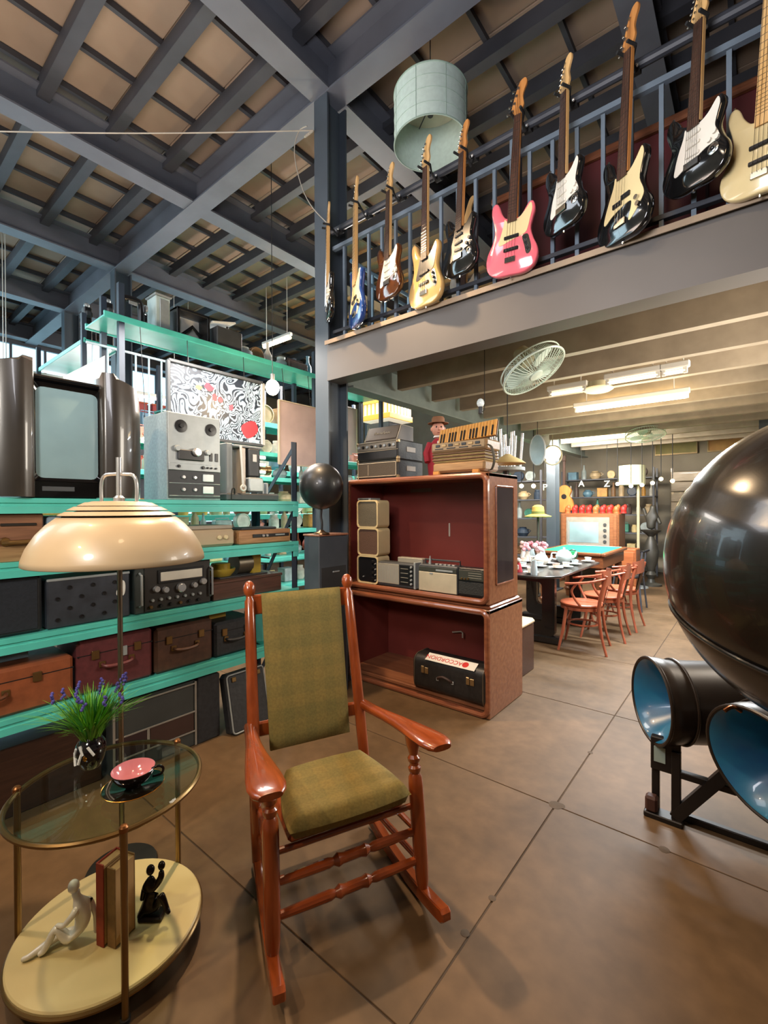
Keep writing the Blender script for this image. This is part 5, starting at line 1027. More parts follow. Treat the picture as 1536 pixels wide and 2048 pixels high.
for k, p in enumerate(spots):
    if not (-2.37 < p.x < -1.46 and 4.3 < p.y < 5.85): continue
    cups += 1
    crock('saucer', 'white china saucer, ' + ORDN[cups] + ' from the near end of the black table', cpr, p.x, p.y, .7505, 'crockery saucers on the black table')
    crock('cup', 'china cup on its saucer, ' + ORDN[cups] + ' from the near end of the black table', ccp, p.x, p.y, .7575, 'crockery cups on the black table', CK[k % 4])
def pot(lab, px, py, s, m):
    p = at_z(px, py, .75); t = thing('teapot', lab, 'teapot', (p.x, p.y, .7505), YAW); t.scale = (s, s, s)
    part('pot_body', G().lathe([(0, 0), (.045, 0), (.07, .03), (.075, .06), (.055, .1), (.03, .108), (0, .11)], 22), m, t); part('pot_lid', G().lathe([(.05, .102), (.03, .116), (.01, .12), (.012, .135), (0, .14)], 18), m, t)
    part('spout', G().tube([(.06, 0, .04), (.1, 0, .06), (.115, 0, .1)], [.017, .012, .008], 8), m, t); part('pot_handle', G().tube(smooth_pts([(-.065, 0, .085), (-.11, 0, .085), (-.11, 0, .04), (-.068, 0, .03)], 4, False), .007, 8), m, t)
pot('pale blue teapot in the middle of the long black table', 1128, 1125, 1.3, CK[1]); pot('white teapot left on the long black table', 1082, 1130, 1.1, CK[0])
def vessel(nm, lab, cat, p, prof, m, grp=None, n=18):
    return tag(part(nm, G().lathe(prof, n), m, None, p), lab, cat, grp)
p = at_z(1068, 1150, .75); vessel('milk_jug', 'tall pale blue jug at the near corner of the black table', 'jug', (p.x, p.y, .7505), [(0, 0), (.03, 0), (.034, .05), (.026, .1), (.024, .14), (.022, .14), (.022, .1), (.028, .02), (0, .015)], CK[3])
p = at_z(1037, 1144, .75); t = thing('figurine', 'small red and white doll standing at the left of the black table', 'figurine', (p.x, p.y, .7505)); part('dress', G().lathe([(0, 0), (.04, 0), (.028, .06), (.02, .09), (0, .1)], 16), RED, t); part('figure_head', G().ball((0, 0, .115), .022, 12, 8), SKN, t); part('bonnet', G().lathe([(.026, .112), (.024, .13), (.012, .142), (0, .144)], 14), WHITE, t); part('apron', G().box((0, -.028, .05), (.03, .01, .05), .004), WHITE, t)
for k, (px, py, c) in enumerate(((1055, 1100, 'd8a0a8'), (1064, 1094, 'c8747c'), (1078, 1102, 'e0b8bc'), (1086, 1097, 'cf8f98'), (1047, 1096, 'd9b2a8'))):
    p = at_z(px, py + 22, .75); p.y = min(p.y, 5.8); t = thing('flower_vase', ('dusty pink', 'deep rose', 'palest pink', 'mid pink', 'beige pink')[k] + ' flowers in a small vase at the left edge of the black table', 'vase', (max(p.x, -2.36), p.y, .7505), 0, 'flowered vases at the far left of the table')
    part('vase_body', G().lathe([(0, 0), (.03, 0), (.04, .04), (.025, .1), (.03, .12), (0, .12)], 14), CK[k % 4], t)
    g = G()
    for q in range(9): g.ball((rn.uniform(-.05, .05), rn.uniform(-.05, .05), .14 + rn.uniform(0, .07)), .024, 7, 5)
    part('blossoms', g, mat('blossom_' + c, c, .7), t)['kind'] = 'stuff'
t = thing('ring_stand', 'small dark green ring stand behind the pale blue teapot', 'ornament', (-1.70, 5.72, .7505), YAW); part('ring', G().tube([(.06 * math.cos(k * .3491), 0, .08 + .06 * math.sin(k * .3491)) for k in range(18)], .008, 8, closed=True), mat('ring_green', '1f3a2a', .3), t); part('ring_disc', G().cyl((0, -.006, .08), (0, .006, .08), .045, n=20), mat('disc_green', '2f8f5a', .4), t); part('ring_base', G().box((0, 0, .01), (.07, .05, .02), .004), BLACK, t)
# billiard table
t = thing('billiard_table', 'wooden billiard table with bright green cloth behind the dining table', 'billiard table', (-1.93, 6.98, 0)); WB = wood('billiard_wood', '6a3c24', '84502f', .35, axis=0)
part('green_cloth', G().box((0, 0, .79), (.80, 1.20, .03)), mat('green_felt', '0fb36a', .9, var=.05), t)
for nm, c, d in (('side_rail', (-.43, 0, .785), (.06, 1.32, .046)), ('side_rail', (.43, 0, .785), (.06, 1.32, .046)), ('end_rail', (0, -.63, .785), (.80, .06, .046)), ('end_rail', (0, .63, .785), (.80, .06, .046))): part(nm, G().box(c, d, .012), WB, t)
part('table_frame', G().box((0, 0, .68), (.84, 1.24, .16), .01), WB, t)
for x in (-.36, .36):
    for y in (-.54, .54): part('leg', turned(G(), (x, y, 0), (x, y, .6), .06, (.2, .8), 12), WB, t)
# console television on a bench, things around it
t = thing('console_television', 'wooden console television with pale grey screen beyond the billiard table', 'television', (-2.31, 8.72, .60)); WT = wood('console_wood', '7a4a30', '95623f', .35, axis=0)
part('console_cabinet', G().box((0, .25, .35), (1.0, .5, .7), .015), WT, t); part('front_panel', G().box((-.02, -.004, .35), (.74, .012, .56), .004), mat('console_front', '8f8a80', .5), t); g = G(); g.grid(lambda u, v: V(((u - .5) * .5 - .08, -.014 - .03 * math.sin(math.pi * u) * math.sin(math.pi * v), .17 + .37 * v)), 12, 10); part('screen', g, SCR, t, sharp=80)
for z in (.2, .3, .4, .5): part('tuning_knob', G().cyl((.275, -.03, z), (.275, -.008, z), .026, n=14), DGREY, t)
part('chrome_strip', G().box((-.35, -.012, .36), (.02, .012, .4), .002), ALU, t); part('base_trim', G().box((0, -.006, .04), (.9, .012, .02), .002), PIP, t)
for x in (-.44, .44): part('side_pillar', G().box((x, -.008, .35), (.06, .02, .64), .005), WT, t)
t = thing('low_bench', 'wide reddish wooden bench carrying the console television', 'bench', (-2.3, 8.75, 0)); part('bench_top', G().box((0, .2, .57), (1.3, .6, .06), .01), WB, t)
for x in (-.58, .58): part('bench_leg', G().box((x, .2, .27), (.07, .5, .54), .008), WB, t)
part('bench_rail', G().box((0, -.04, .45), (1.1, .03, .12), .004), WB, t)
REDG = mat('bright_red', 'c42f2a', .5, var=.15); rr_ = random.Random(5)
for k, (px, py) in enumerate(((1134, 985), (1148, 1002), (1162, 992), (1190, 990), (1204, 998), (1218, 990), (1232, 1004), (1176, 1008), (1246, 1000))):
    p = at_y(px, py, 8.9); t = tag(part('red_ornament', G().ball((0, 0, .07), (.055, .05, .07), 12, 8).ball((.02, -.02, .11), (.04, .035, .05), 10, 6).cyl((0, 0, 0), (0, 0, .03), .05, n=12), REDG if k % 3 else mat('orange_red', 'd8683a', .5), None, (p.x, p.y + .05, 1.3005), (0, 0, k * .2)), ('orange' if k % 3 == 0 else 'bright red') + ' rounded ornament, ' + ORDN[1 + (0, 1, 2, 4, 5, 6, 7, 3, 8)[k]] + ' from the left on the console television', 'ornament', 'red ornaments on the console television')
# carved statue stand, floor lamp, cabinet
t = thing('statue_stand', 'dark carved statue pedestal beside the aisle far back', 'statue', (-1.42, 9.35, 0)); DKW = mat('dark_carving', '3c3a34', .45, var=.2)
part('pedestal', G().lathe([(0, 0), (.17, 0), (.17, .03), (.07, .06), (.05, .12), (.09, .2), (.05, .26), (.11, .45), (.13, .62), (.08, .8), (.045, .88), (.09, .93), (.16, .98), (.17, 1.0), (0, 1.0)], 20), DKW, t)
skin('statue_body', [(0, 0, 1.0), (0, 0, 1.12), (.02, 0, 1.25), (.03, 0, 1.36), (.03, 0, 1.45), (.1, 0, 1.22), (.15, -.02, 1.1), (-.08, 0, 1.25), (-.12, 0, 1.4)], [(0, 1), (1, 2), (2, 3), (3, 4), (2, 5), (5, 6), (2, 7), (7, 8)], [.09, .07, .085, .045, .06, .035, .03, .035, .03], DKW, t, 2)
t = thing('floor_lamp', 'slim floor lamp with square cream shade near the statue pedestal', 'lamp', (-1.56, 9.0, 0)); part('base', G().lathe([(0, 0), (.16, 0), (.15, .02), (.03, .04), (0, .04)], 24), ALU, t); part('pole', G().cyl((0, 0, .03), (0, 0, 1.85), .025, n=12), FANB, t)
lpz = at_y(1264, 912, 9.0); t2 = part('shade', G().lathe([(.21, 1.8), (.21, 2.14), (.2, 2.14), (.2, 1.8)], 28, close=True), mat('lit_cream_shade', 'd3d6b4', .8, emit=.12, var=0), t, (lpz.x + 1.56, 0, 0)); part('shade_arm', G().tube([(0, 0, 1.85), (lpz.x + 1.56, 0, 1.9)], .012, 8), FANB, t)
t = thing('side_cabinet', 'small orange-brown cabinet standing before the statue pedestal', 'cabinet', (-1.62, 8.2, 0)); part('body', G().box((0, .15, .42), (.34, .34, .62), .01), wood('side_cab', '8f4f2e', 'a8643c', axis=0), t); part('door', G().box((0, -.026, .42), (.28, .012, .52), .004), wood('side_cab'), t); part('door_handle', G().ball((.1, -.04, .42), .012, 8, 6), BRASS, t)
for x in (-.14, .14):
    for y in (.0, .3): part('leg', G().cyl((x, y, 0), (x, y, .12), .02, .025, n=10), DKW, t)
# globe lamp on its ring and hanging shades
p = at_y(1105, 908, 7.2); t = thing('globe_lamp', 'round milky globe lamp in a pale ring at the far column', 'lamp', p); part('globe', G().ball((0, 0, 0), .125, 24, 16), mat('lit_globe', 'fff0c0', .4, emit=1.6, var=0), t); part('ring', G().tube([RT * (.15 * math.cos(k * .2618)) + UP * (.15 * math.sin(k * .2618) - .02) for k in range(24)], .012, 8, closed=True), PIP, t); part('cord', G().cyl((0, 0, .12), (0, 0, 2.67 - p.z), .008, n=6), FANB, t)
p = at_y(1015, 921, 3.7); t = thing('cone_lampshade', 'flat cream metal lampshade hanging right of the accordion', 'lampshade', p); part('shade', G().lathe([(.15, -.03), (.152, -.026), (.12, .0), (.05, .035), (.02, .055), (.018, .05), (.045, .03), (.115, -.006), (.15, -.03)], 36), mat('cream_enamel', 'd8c48c', .35, coat=.4), t); part('lamp_holder', G().cyl((0, 0, .04), (0, 0, .12), .02, n=12), CHROME, t); part('cord', G().cyl((0, 0, .12), (0, 0, 2.67 - p.z), .004, n=6), RUBBER, t)
p = at_y(1075, 900, 6.0); t = thing('oval_mirror', 'pale blue oval mirror hanging left of the globe lamp', 'mirror', p); part('mirror_glass', G().prism([(.10 * math.cos(k * .3491), .20 * math.sin(k * .3491)) for k in range(18)], -.01, .01), mat('mirror_blue', '9fb6c0', .1, .6), t); part('mirror_frame', G().tube([(.10 * math.cos(k * .3491), 0, .20 * math.sin(k * .3491)) for k in range(18)], .012, 8, closed=True), GREY, t); part('cord', G().cyl((0, 0, .2), (0, 0, 2.67 - p.z), .004, n=6), RUBBER, t)
for k, (px, py) in enumerate(((1235, 968), (1262, 972), (1284, 970), (1305, 966), (1322, 958), (1345, 962), (1067, 972), (1043, 972))):
    p = at_y(px, py, 8.4 if k < 6 else 6.5); t = thing('bare_bulb', 'burning bare bulb, ' + (ORDN[k + 1] + ' from the left of the string before the slatted screen' if k < 6 else ('right' if k == 6 else 'left') + ' one of the pair right of the wooden cabinets'), 'bulb', p, 0, 'strings of burning bulbs'); part('bulb_glass', G().ball((0, 0, 0), .03, 12, 8), mat('string_bulb', 'ffdc9a', .4, emit=40, var=0), t); part('cord', G().cyl((0, 0, .03), (0, 0, 2.67 - p.z), .006, n=6), RUBBER, t)
# framed pictures on the back wall, slatted blind, back shelves
for k, (a, b, lab) in enumerate((((1311, 868), (1394, 905), 'long framed olive landscape on the back wall'), ((1416, 860), (1492, 898), 'long framed amber landscape on the back wall'))):
    p, q = at_y(*a, FY1 - .06), at_y(*b, FY1 - .06); c = p.lerp(q, .5); w, h = abs(q.x - p.x), abs(p.z - q.z); t = thing('framed_picture', lab, 'picture', c)
    part('canvas', G().box((0, 0, 0), (w, .02, h)), mat('landscape_' + str(k), ('8a8450', 'a8743a')[k], .6, hex2=('a89a5c', 'c89a58')[k], scale=3), t); part('frame', G().tube([(x, -.012, z) for x, z in ((-w / 2, -h / 2), (w / 2, -h / 2), (w / 2, h / 2), (-w / 2, h / 2))], .022, 4, closed=True), mat('frame_gold', '9a8258', .4, .4), t)
t = thing('slatted_screen', 'pale wooden slatted screen against the back wall', 'screen', (-.35, 10.9, 0)); sl = mesh('slat', G().box((0, 0, 0), (1.9, .025, .19), .006), wood('slat_pale', 'b09a7c', 'c4b092', axis=0))
for k in range(10): part('slat', sl, None, t, (0, 0, .18 + .205 * k))
for x in (-.93, 0, .93): part('screen_post', G().box((x, .03, 1.1), (.05, .03, 2.2), .004), wood('slat_post', '8a7558', '9c8768'), t)
def shelf_unit(label, x0, x1, y, zs, d=.35, m=None):
    t = thing('shelf_unit', label, 'shelf', ((x0 + x1) / 2, y, 0)); w = x1 - x0; m = m or STEEL
    for sx in (-1, 1):
        for yy in (0, d): part('upright', G().box((sx * (w / 2 - .02), yy, zs[-1] / 2 + .1), (.035, .035, zs[-1] + .2)), m, t)
    for z in zs: part('shelf_board', G().box((0, d / 2, z), (w, d, .025), .003), m, t)
    return t
# a stock of small wares: one mesh per kind and colour, each standing thing an object of its own
WC = ['c8b08a', 'd8d4c8', 'b8543a', '6c93a8', '8a6a4a', '4d8f7c', 'd09a4a', '5a4a44', 'a8b4b4', 'c07a6a', '3c4a5c', 'e0c890']
_wm = {}
def ware(kind, ci, lab, grp, p, s=1., rz=0):
    key = (kind, ci)
    if key not in _wm:
        g = G(); m = mat('ware_' + WC[ci], WC[ci], .45, var=.2, scale=10)
        if kind == 'jar': g.lathe([(0, 0), (.06, 0), (.07, .03), (.068, .13), (.045, .16), (.05, .165), (.05, .19), (0, .195)], 14)
        elif kind == 'bottle': g.lathe([(0, 0), (.045, 0), (.048, .02), (.048, .17), (.018, .23), (.018, .30), (.022, .31), (0, .31)], 12)
        elif kind == 'box': g.box((0, 0, .09), (.2, .16, .18), .006).box((0, 0, .184), (.205, .165, .012), .003)
        elif kind == 'radio': g.box((0, 0, .09), (.3, .14, .18), .015).cyl((.1, -.085, .09), (.1, -.07, .09), .025, n=10).box((-.05, -.072, .1), (.14, .01, .1), .003).tube([(-.12, 0, .18), (-.12, 0, .21), (.12, 0, .21), (.12, 0, .18)], .007, 6)
        elif kind == 'clock': g.cyl((0, -.04, .11), (0, .04, .11), .1, n=20).box((0, 0, .012), (.14, .08, .024), .004).tube([(.09 * math.cos(k * .3491), -.042, .11 + .09 * math.sin(k * .3491)) for k in range(18)], .008, 6, closed=True)
        elif kind == 'pot': g.lathe([(0, 0), (.07, 0), (.11, .06), (.10, .12), (.06, .15), (.065, .165), (0, .17)], 16).tube([(.1, 0, .06), (.15, 0, .1), (.1, 0, .13)], .01, 6)
        elif kind == 'book': g.box((0, 0, .12), (.035, .16, .24), .004).box((.0, -.002, .12), (.027, .162, .232))
        _wm[key] = mesh(kind, g, m)
    nm = {'jar': 'storage_jar', 'bottle': 'glass_bottle', 'box': 'small_box', 'radio': 'old_radio', 'clock': 'table_clock', 'pot': 'metal_pot', 'book': 'book'}[kind]
    o = bpy.data.objects.new(nm, _wm[key]); COL.objects.link(o); o.location = p; o.scale = (s, s, s); o.rotation_euler = (0, 0, rz)
    return tag(o, lab.format(nm.split('_')[-1]), nm.split('_')[-1], grp)
rw = random.Random(21)
CNAME = ['tan', 'off-white', 'brick red', 'blue', 'brown', 'sea green', 'ochre', 'dark brown', 'pale grey', 'dusty pink', 'navy', 'straw yellow']
ORD = ['first', 'second', 'third', 'fourth', 'fifth', 'sixth', 'seventh', 'eighth', 'ninth', 'tenth', 'eleventh', 'twelfth', 'thirteenth', 'fourteenth', 'fifteenth', 'sixteenth', 'seventeenth', 'eighteenth', 'nineteenth', 'twentieth'] + ['next'] * 20
LEVEL = ['lowest', 'second', 'third', 'fourth', 'fifth', 'top']
def fill_row(x0, x1, y, z, level, where, kinds, smin=.8, smax=1.3, axis='x', rz=0, cols=None):
    """one board of wares, counted from its left end"""
    x = x0; n = 0
    while x < x1 - .05:
        k = rw.choice(kinds); s = rw.uniform(smin, smax); w = {'jar': .14, 'bottle': .1, 'box': .22, 'radio': .32, 'clock': .21, 'pot': .29, 'book': .045}[k] * s
        if x + w > x1: break
        c = rw.choice(cols) if cols else rw.randrange(len(WC)); yy = y + rw.uniform(-.02, .02); q = x + w / 2 - (.025 * s if k == 'pot' else 0)
        ware(k, c, CNAME[c] + ' {}, ' + ORD[n] + ' from left, ' + LEVEL[level] + ' board of the ' + where, 'wares on the ' + where, (q, yy, z) if axis == 'x' else (yy, q, z), s, rz + rw.uniform(-.06, .06)); x += w + rw.uniform(.03, .08); n += 1
ALLK = ['jar', 'bottle', 'box', 'radio', 'clock', 'pot']
shelf_unit('tall steel shelf unit of small wares left of the slatted screen', -3.3, -1.5, 10.3, (.5, .88, 1.25, 1.62, 2.0), .4)
for k, z in enumerate((.5, .88, 1.25, 1.62, 2.0)): fill_row(-3.2, -1.55, 10.50, z + .013, k, 'tall steel shelf unit', ALLK, .75, 1.15)
shelf_unit('low white shelf unit of small wares before the slatted screen', -1.1, .4, 10.3, (.45, .85, 1.2), .35, WHITE)
for k, z in enumerate((.45, .85, 1.2)): fill_row(-1.02, .35, 10.48, z + .013, k, 'low white shelf unit', ALLK, .8, 1.15)
shelf_unit('narrow shelf unit of wares left of the far column', -4.6, -3.0, 8.3, (.5, .85, 1.2, 1.55, 1.9), .35)
for k, z in enumerate((.5, .85, 1.2, 1.55, 1.9)): fill_row(-4.52, -3.05, 8.48, z + .013, k, 'narrow steel shelf unit', ALLK, .7, 1.05)
t = thing('wooden_guitar_body', 'orange wooden guitar body standing left of the console television', 'guitar', at_y(1145, 975, 9.6)); t.location.z = 1.3; t.location.y = 9.1; 
part('guitar_body', G().prism(smooth_pts([(0, 0), (-.17, .08), (-.15, .25), (-.10, .33), (-.13, .45), (0, .55), (.13, .45), (.10, .33), (.15, .25), (.17, .08)], 4), -.04, .04, .01), wood('orange_top', 'b8743a', 'cf8c4a'), t); part('sound_hole', G().cyl((0, -.043, .32), (0, -.041, .32), .05, n=20), BLACK, t); part('neck', G().box((0, -.03, .78), (.05, .02, .48), .004), ROSE, t); part('headstock', G().box((0, -.03, 1.06), (.07, .02, .12), .006), ROSE, t)
for k, (px, py, s) in enumerate(((1090, 975, 'P'), (1163, 968, 'A'), (1214, 968, 'Z'))):
    p = at_y(px, py, 7.75 if k == 0 else 8.6); t = thing('sign_letter', 'small pale letter {} hanging among the wares far back'.format(s), 'sign', p); text('letter', s, .15, mat('letter_pale', 'cfd2c4', .5, emit=.0, var=0), t, (0, 0, 0), (rad(90), 0, 0), .01)
    part('cord', G().cyl((0, 0, .08), (0, 0, 2.67 - p.z), .004, n=6), RUBBER, t)
p = at_y(1076, 1030, 7.2); t = thing('straw_hat', 'yellow straw hat on a thin post left of the far column', 'hat', (p.x, 7.2, 0)); part('hat_brim', G().lathe([(0, p.z), (.20, p.z - .03), (.21, p.z - .02), (.10, p.z + .02), (.09, p.z + .13), (.05, p.z + .16), (0, p.z + .165)], 24), mat('straw', 'd2b25c', .8, scale=40, bump=.2), t); part('hat_band', G().lathe([(.098, p.z + .02), (.101, p.z + .02), (.098, p.z + .06), (.094, p.z + .06)], 24, close=True), mat('band_olive', '6f7a3a', .7), t); part('hat_post', G().cyl((0, 0, 0), (0, 0, p.z), .018, n=8), DKW, t); part('post_foot', G().cyl((0, 0, 0), (0, 0, .02), .14, n=20), DKW, t)
p = at_y(1012, 895, 4.02); t = thing('chrome_tubes', 'cluster of upright chrome tubes on a stand behind the accordion', 'tubes', (p.x, 4.02, 0)); part('stand_post', G().cyl((0, 0, .02), (0, 0, p.z - .2), .03, n=12), DKW, t); part('stand_foot', G().cyl((0, 0, 0), (0, 0, .025), .11, n=24), DKW, t); part('tube_tray', G().cyl((0, 0, p.z - .22), (0, 0, p.z - .19), .17, n=24), GREY, t)
for k in range(11):
    a = k * .5712; r = .13 if k % 2 else .08; part('chrome_tube', G().cyl((r * math.cos(a), r * math.sin(a), p.z - .19), (r * 1.15 * math.cos(a), r * 1.15 * math.sin(a), p.z + .10 + .03 * (k % 3)), .012, n=8), CHROME, t)

# ---------------------------------------------------------------- the hall behind the teal rack
PX = -4.62
t = thing('high_shelf', 'long teal shelf high behind the rack carrying old machines', 'shelf', (-4.77, 3.6, 0))
for x in (-4.54, -5.0): part('shelf_beam', G().box((x + 4.77, 0, 3.17), (.02, 4.0, .06), .004), TEAL, t)
part('shelf_deck', G().box((0, 0, 3.155), (.46, 4.0, .015)), TEAL, t)
for y in (-1.85, .55, 1.95):
    for x in (-4.56, -4.98): part('upright', G().box((x + 4.77, y, 1.75), (.05, .05, 3.5)), POST, t)
for z in (.45, .8, 1.14, 1.46, 1.78, 2.08):
    part('shelf_deck', G().box((0, 0, z), (.46, 4.0, .015)), TEAL, t)
    for x in (-4.54, -5.0): part('shelf_beam', G().box((x + 4.77, 0, z - .02), (.02, 4.0, .05), .004), TEAL, t)
for k, z in enumerate((.45, .8, 1.14, 1.46, 1.78, 2.08)):
    fill_row(1.82, 5.45, -4.77, z + .01, k, 'long teal shelf', ALLK, .6, 1.0, 'y', rad(90), cols=[0, 1, 1, 1, 3, 8, 8, 6, 2, 11, 9, 1])
def machine(lab, cat, name, y, s=1.): t = thing(name, lab, cat, (-4.76, y, 3.1635), rad(90)); t.scale = (s, s, s); return t
t = machine('dark sewing machine with arched arm at the left of the high teal shelf', 'sewing machine', 'sewing_machine', 1.93, .66)
part('machine_base', G().box((0, 0, .03), (.38, .2, .06), .01), BLACK, t); part('machine_arm', G().tube(smooth_pts([(.13, 0, .06), (.13, 0, .36), (.09, 0, .46), (-.08, 0, .46), (-.14, 0, .40), (-.14, 0, .12)], 4, False), .05, 10), BLACK, t); part('hand_wheel', G().cyl((.18, 0, .38), (.205, 0, .38), .07, n=20), CHROME, t); part('needle_bar', G().cyl((-.14, 0, .06), (-.14, 0, .13), .008, n=8), CHROME, t); part('lamp_plate', G().box((0, -.05, .4), (.12, .01, .05), .002), ALU, t)
t = machine('pale grey upright machine with tall front panel on the high teal shelf', 'machine', 'upright_machine', 2.19)
part('machine_case', G().box((0, 0, .2), (.145, .2, .40), .008), mat('pale_case', 'b4c4c0', .5), t); part('front_door', G().box((.012, -.103, .2), (.09, .01, .34), .003), ALU, t); part('case_top', G().box((0, 0, .41), (.17, .23, .02), .006), GREY, t)
t = machine('open black projector frame with white screen panel on the high teal shelf', 'projector', 'slide_projector', 2.52)
for x in (-.17, .17): part('frame_post', G().box((x, 0, .18), (.03, .2, .36), .004), BLACK, t)
part('frame_top', G().box((0, 0, .35), (.37, .2, .03), .004), BLACK, t); part('frame_base', G().box((0, 0, .03), (.37, .22, .06), .004), ALU, t); part('white_panel', G().box((0, .08, .2), (.3, .01, .26)), WHITE, t); part('inner_arm', G().tube([(-.12, -.02, .08), (.02, -.03, .22), (.12, -.02, .14)], .018, 8), BLACK, t)
t = machine('dark boxy machine with slanted white lid on the high teal shelf', 'machine', 'copy_machine', 2.92)
part('machine_case', G().box((0, 0, .14), (.32, .3, .28), .01), DGREY, t); part('slanted_lid', G().box((.03, 0, .35), (.3, .26, .02), .004), WHITE, t, rot=(0, rad(-14), 0)); part('lid_post', G().cyl((.06, 0, .27), (.06, 0, .36), .015, n=8), DGREY, t)
for k, px in enumerate((486, 510, 535, 562, 590, 615)):
    p = at_x(px, 700, -4.78); ware(('pot', 'clock', 'bottle', 'jar', 'radio', 'bottle')[k], (8, 4, 1, 8, 7, 3)[k], ('metal pot on the high teal shelf right of the slanted lid', 'clock on the high teal shelf above the burning bulb', 'pale bottle on the high teal shelf above the burning bulb', 'grey jar on the high teal shelf near the pillar', 'dark radio on the high teal shelf near the pillar', 'blue bottle on the high teal shelf next to the pillar')[k], None, (-4.78, p.y, 3.165), 1.1, rad(90))
# swirl painting
a, b, c = at_x(335, 722, -4.5), at_x(523, 768, -4.5), at_x(523, 890, -4.5); w, h = b.y - a.y, a.z - c.z + .02
t = thing('swirl_painting', 'framed painting of black and white swirls with red and yellow spots', 'painting', (-4.5, (a.y + b.y) / 2, (a.z + c.z) / 2), rad(90))
def swirl():
    m = bpy.data.materials.new('swirl_canvas'); m.use_nodes = True; nt = m.node_tree; L = nt.links.new; N = nt.nodes.new; bs = nt.nodes['Principled BSDF']; bs.inputs['Roughness'].default_value = .35
    tc = N('ShaderNodeTexCoord'); n1 = N('ShaderNodeTexNoise'); n1.inputs['Scale'].default_value = 4.2; n1.inputs['Detail'].default_value = 1.5; n1.inputs['Distortion'].default_value = 1.6
    L(tc.outputs['Object'], n1.inputs['Vector']); mu = N('ShaderNodeMath'); mu.operation = 'MULTIPLY'; mu.inputs[1].default_value = 64; L(n1.outputs['Fac'], mu.inputs[0])
    si = N('ShaderNodeMath'); si.operation = 'SINE'; L(mu.outputs[0], si.inputs[0]); r = N('ShaderNodeValToRGB'); e = r.color_ramp.elements; e[0].position = .36; e[0].color = (.015, .02, .03, 1); e[1].position = .62; e[1].color = (.30, .39, .45, 1); x = e.new(.48); x.color = (.06, .10, .14, 1)
    ad = N('ShaderNodeMath'); ad.operation = 'MULTIPLY_ADD'; ad.inputs[1].default_value = .5; ad.inputs[2].default_value = .5; L(si.outputs[0], ad.inputs[0]); L(ad.outputs[0], r.inputs[0]); L(r.outputs[0], bs.inputs['Base Color']); return m
part('canvas', G().box((0, 0, 0), (w - .04, .02, h - .04)), swirl(), t)
for x in (-w * .3, w * .3): part('hanging_wire', G().cyl((x, .02, h / 2), (x, .035, 3.16 - t.location.z), .004, n=5), RUBBER, t)
fm = mat('frame_silver', 'b4b2aa', .35, .5)
for nm, c_, d in (('frame_side', (-w / 2, -.01, 0), (.035, .05, h)), ('frame_side', (w / 2, -.01, 0), (.05, .05, h)), ('frame_top', (0, -.01, h / 2), (w, .05, .035)), ('frame_bottom', (0, -.01, -h / 2), (w, .05, .035))): part(nm, G().box(c_, d, .006), fm if nm == 'frame_side' and c_[0] > 0 else DGREY, t)
for k, (u, v, r1, c_) in enumerate(((.70, -.26, .105, 'd03038'), (-.42, .22, .03, 'd8c04a'), (-.22, .25, .045, 'b83040'), (.02, .10, .03, 'b83040'), (-.10, .12, .035, 'a82838'), (.26, .02, .03, 'b03848'))):
    cx, cz = u * w / 2, v * h; o = smooth_pts([(cx + r1 * math.cos(q * 1.047) * (1 + .25 * math.sin(q * 2.3 + k)), cz + r1 * math.sin(q * 1.047) * (1 + .2 * math.cos(q * 1.7 + k))) for q in range(6)], 4)
    part('paint_spot', G().prism(o, -.0125, -.010), mat('spot_' + c_, c_, .4), t, label='red painted spot' if k != 1 else 'yellow painted spot')
# canvases right of the bulb
a, b, c = at_x(552, 795, -5.03), at_x(632, 815, -5.03), at_x(637, 950, -5.03)
for lab, X, p0, p1, c1, c2 in (('large grey pink canvas behind the burning bulb', -4.48, (556, 800), (634, 935), '8d7a76', 'a8928a'), ('narrow grey pink canvas right of the pillar', -5.04, (684, 812), (712, 930), '9a8684', 'b09a92')):
    p, q = at_x(*p0, X), at_x(*p1, X); t = thing('canvas_picture', lab, 'picture', (X, (p.y + q.y) / 2, (p.z + q.z) / 2), rad(90)); w, h = q.y - p.y, p.z - q.z; hy_ = .055 if X > -4.6 else -.035
    part('canvas', G().box((0, 0, 0), (w, .03, h)), mat('canvas_' + c1, c1, .7, hex2=c2, scale=2), t); part('frame', G().tube([(x, -.016, z) for x, z in ((-w / 2, -h / 2), (w / 2, -h / 2), (w / 2, h / 2), (-w / 2, h / 2))], .014, 4, closed=True), PIP, t); part('hanging_wire', G().cyl((-w / 3, .0, h / 2), (-w / 3, hy_, 3.16 - t.location.z), .004, n=5).cyl((w / 3, .0, h / 2), (w / 3, hy_, 3.16 - t.location.z), .004, n=5), RUBBER, t)
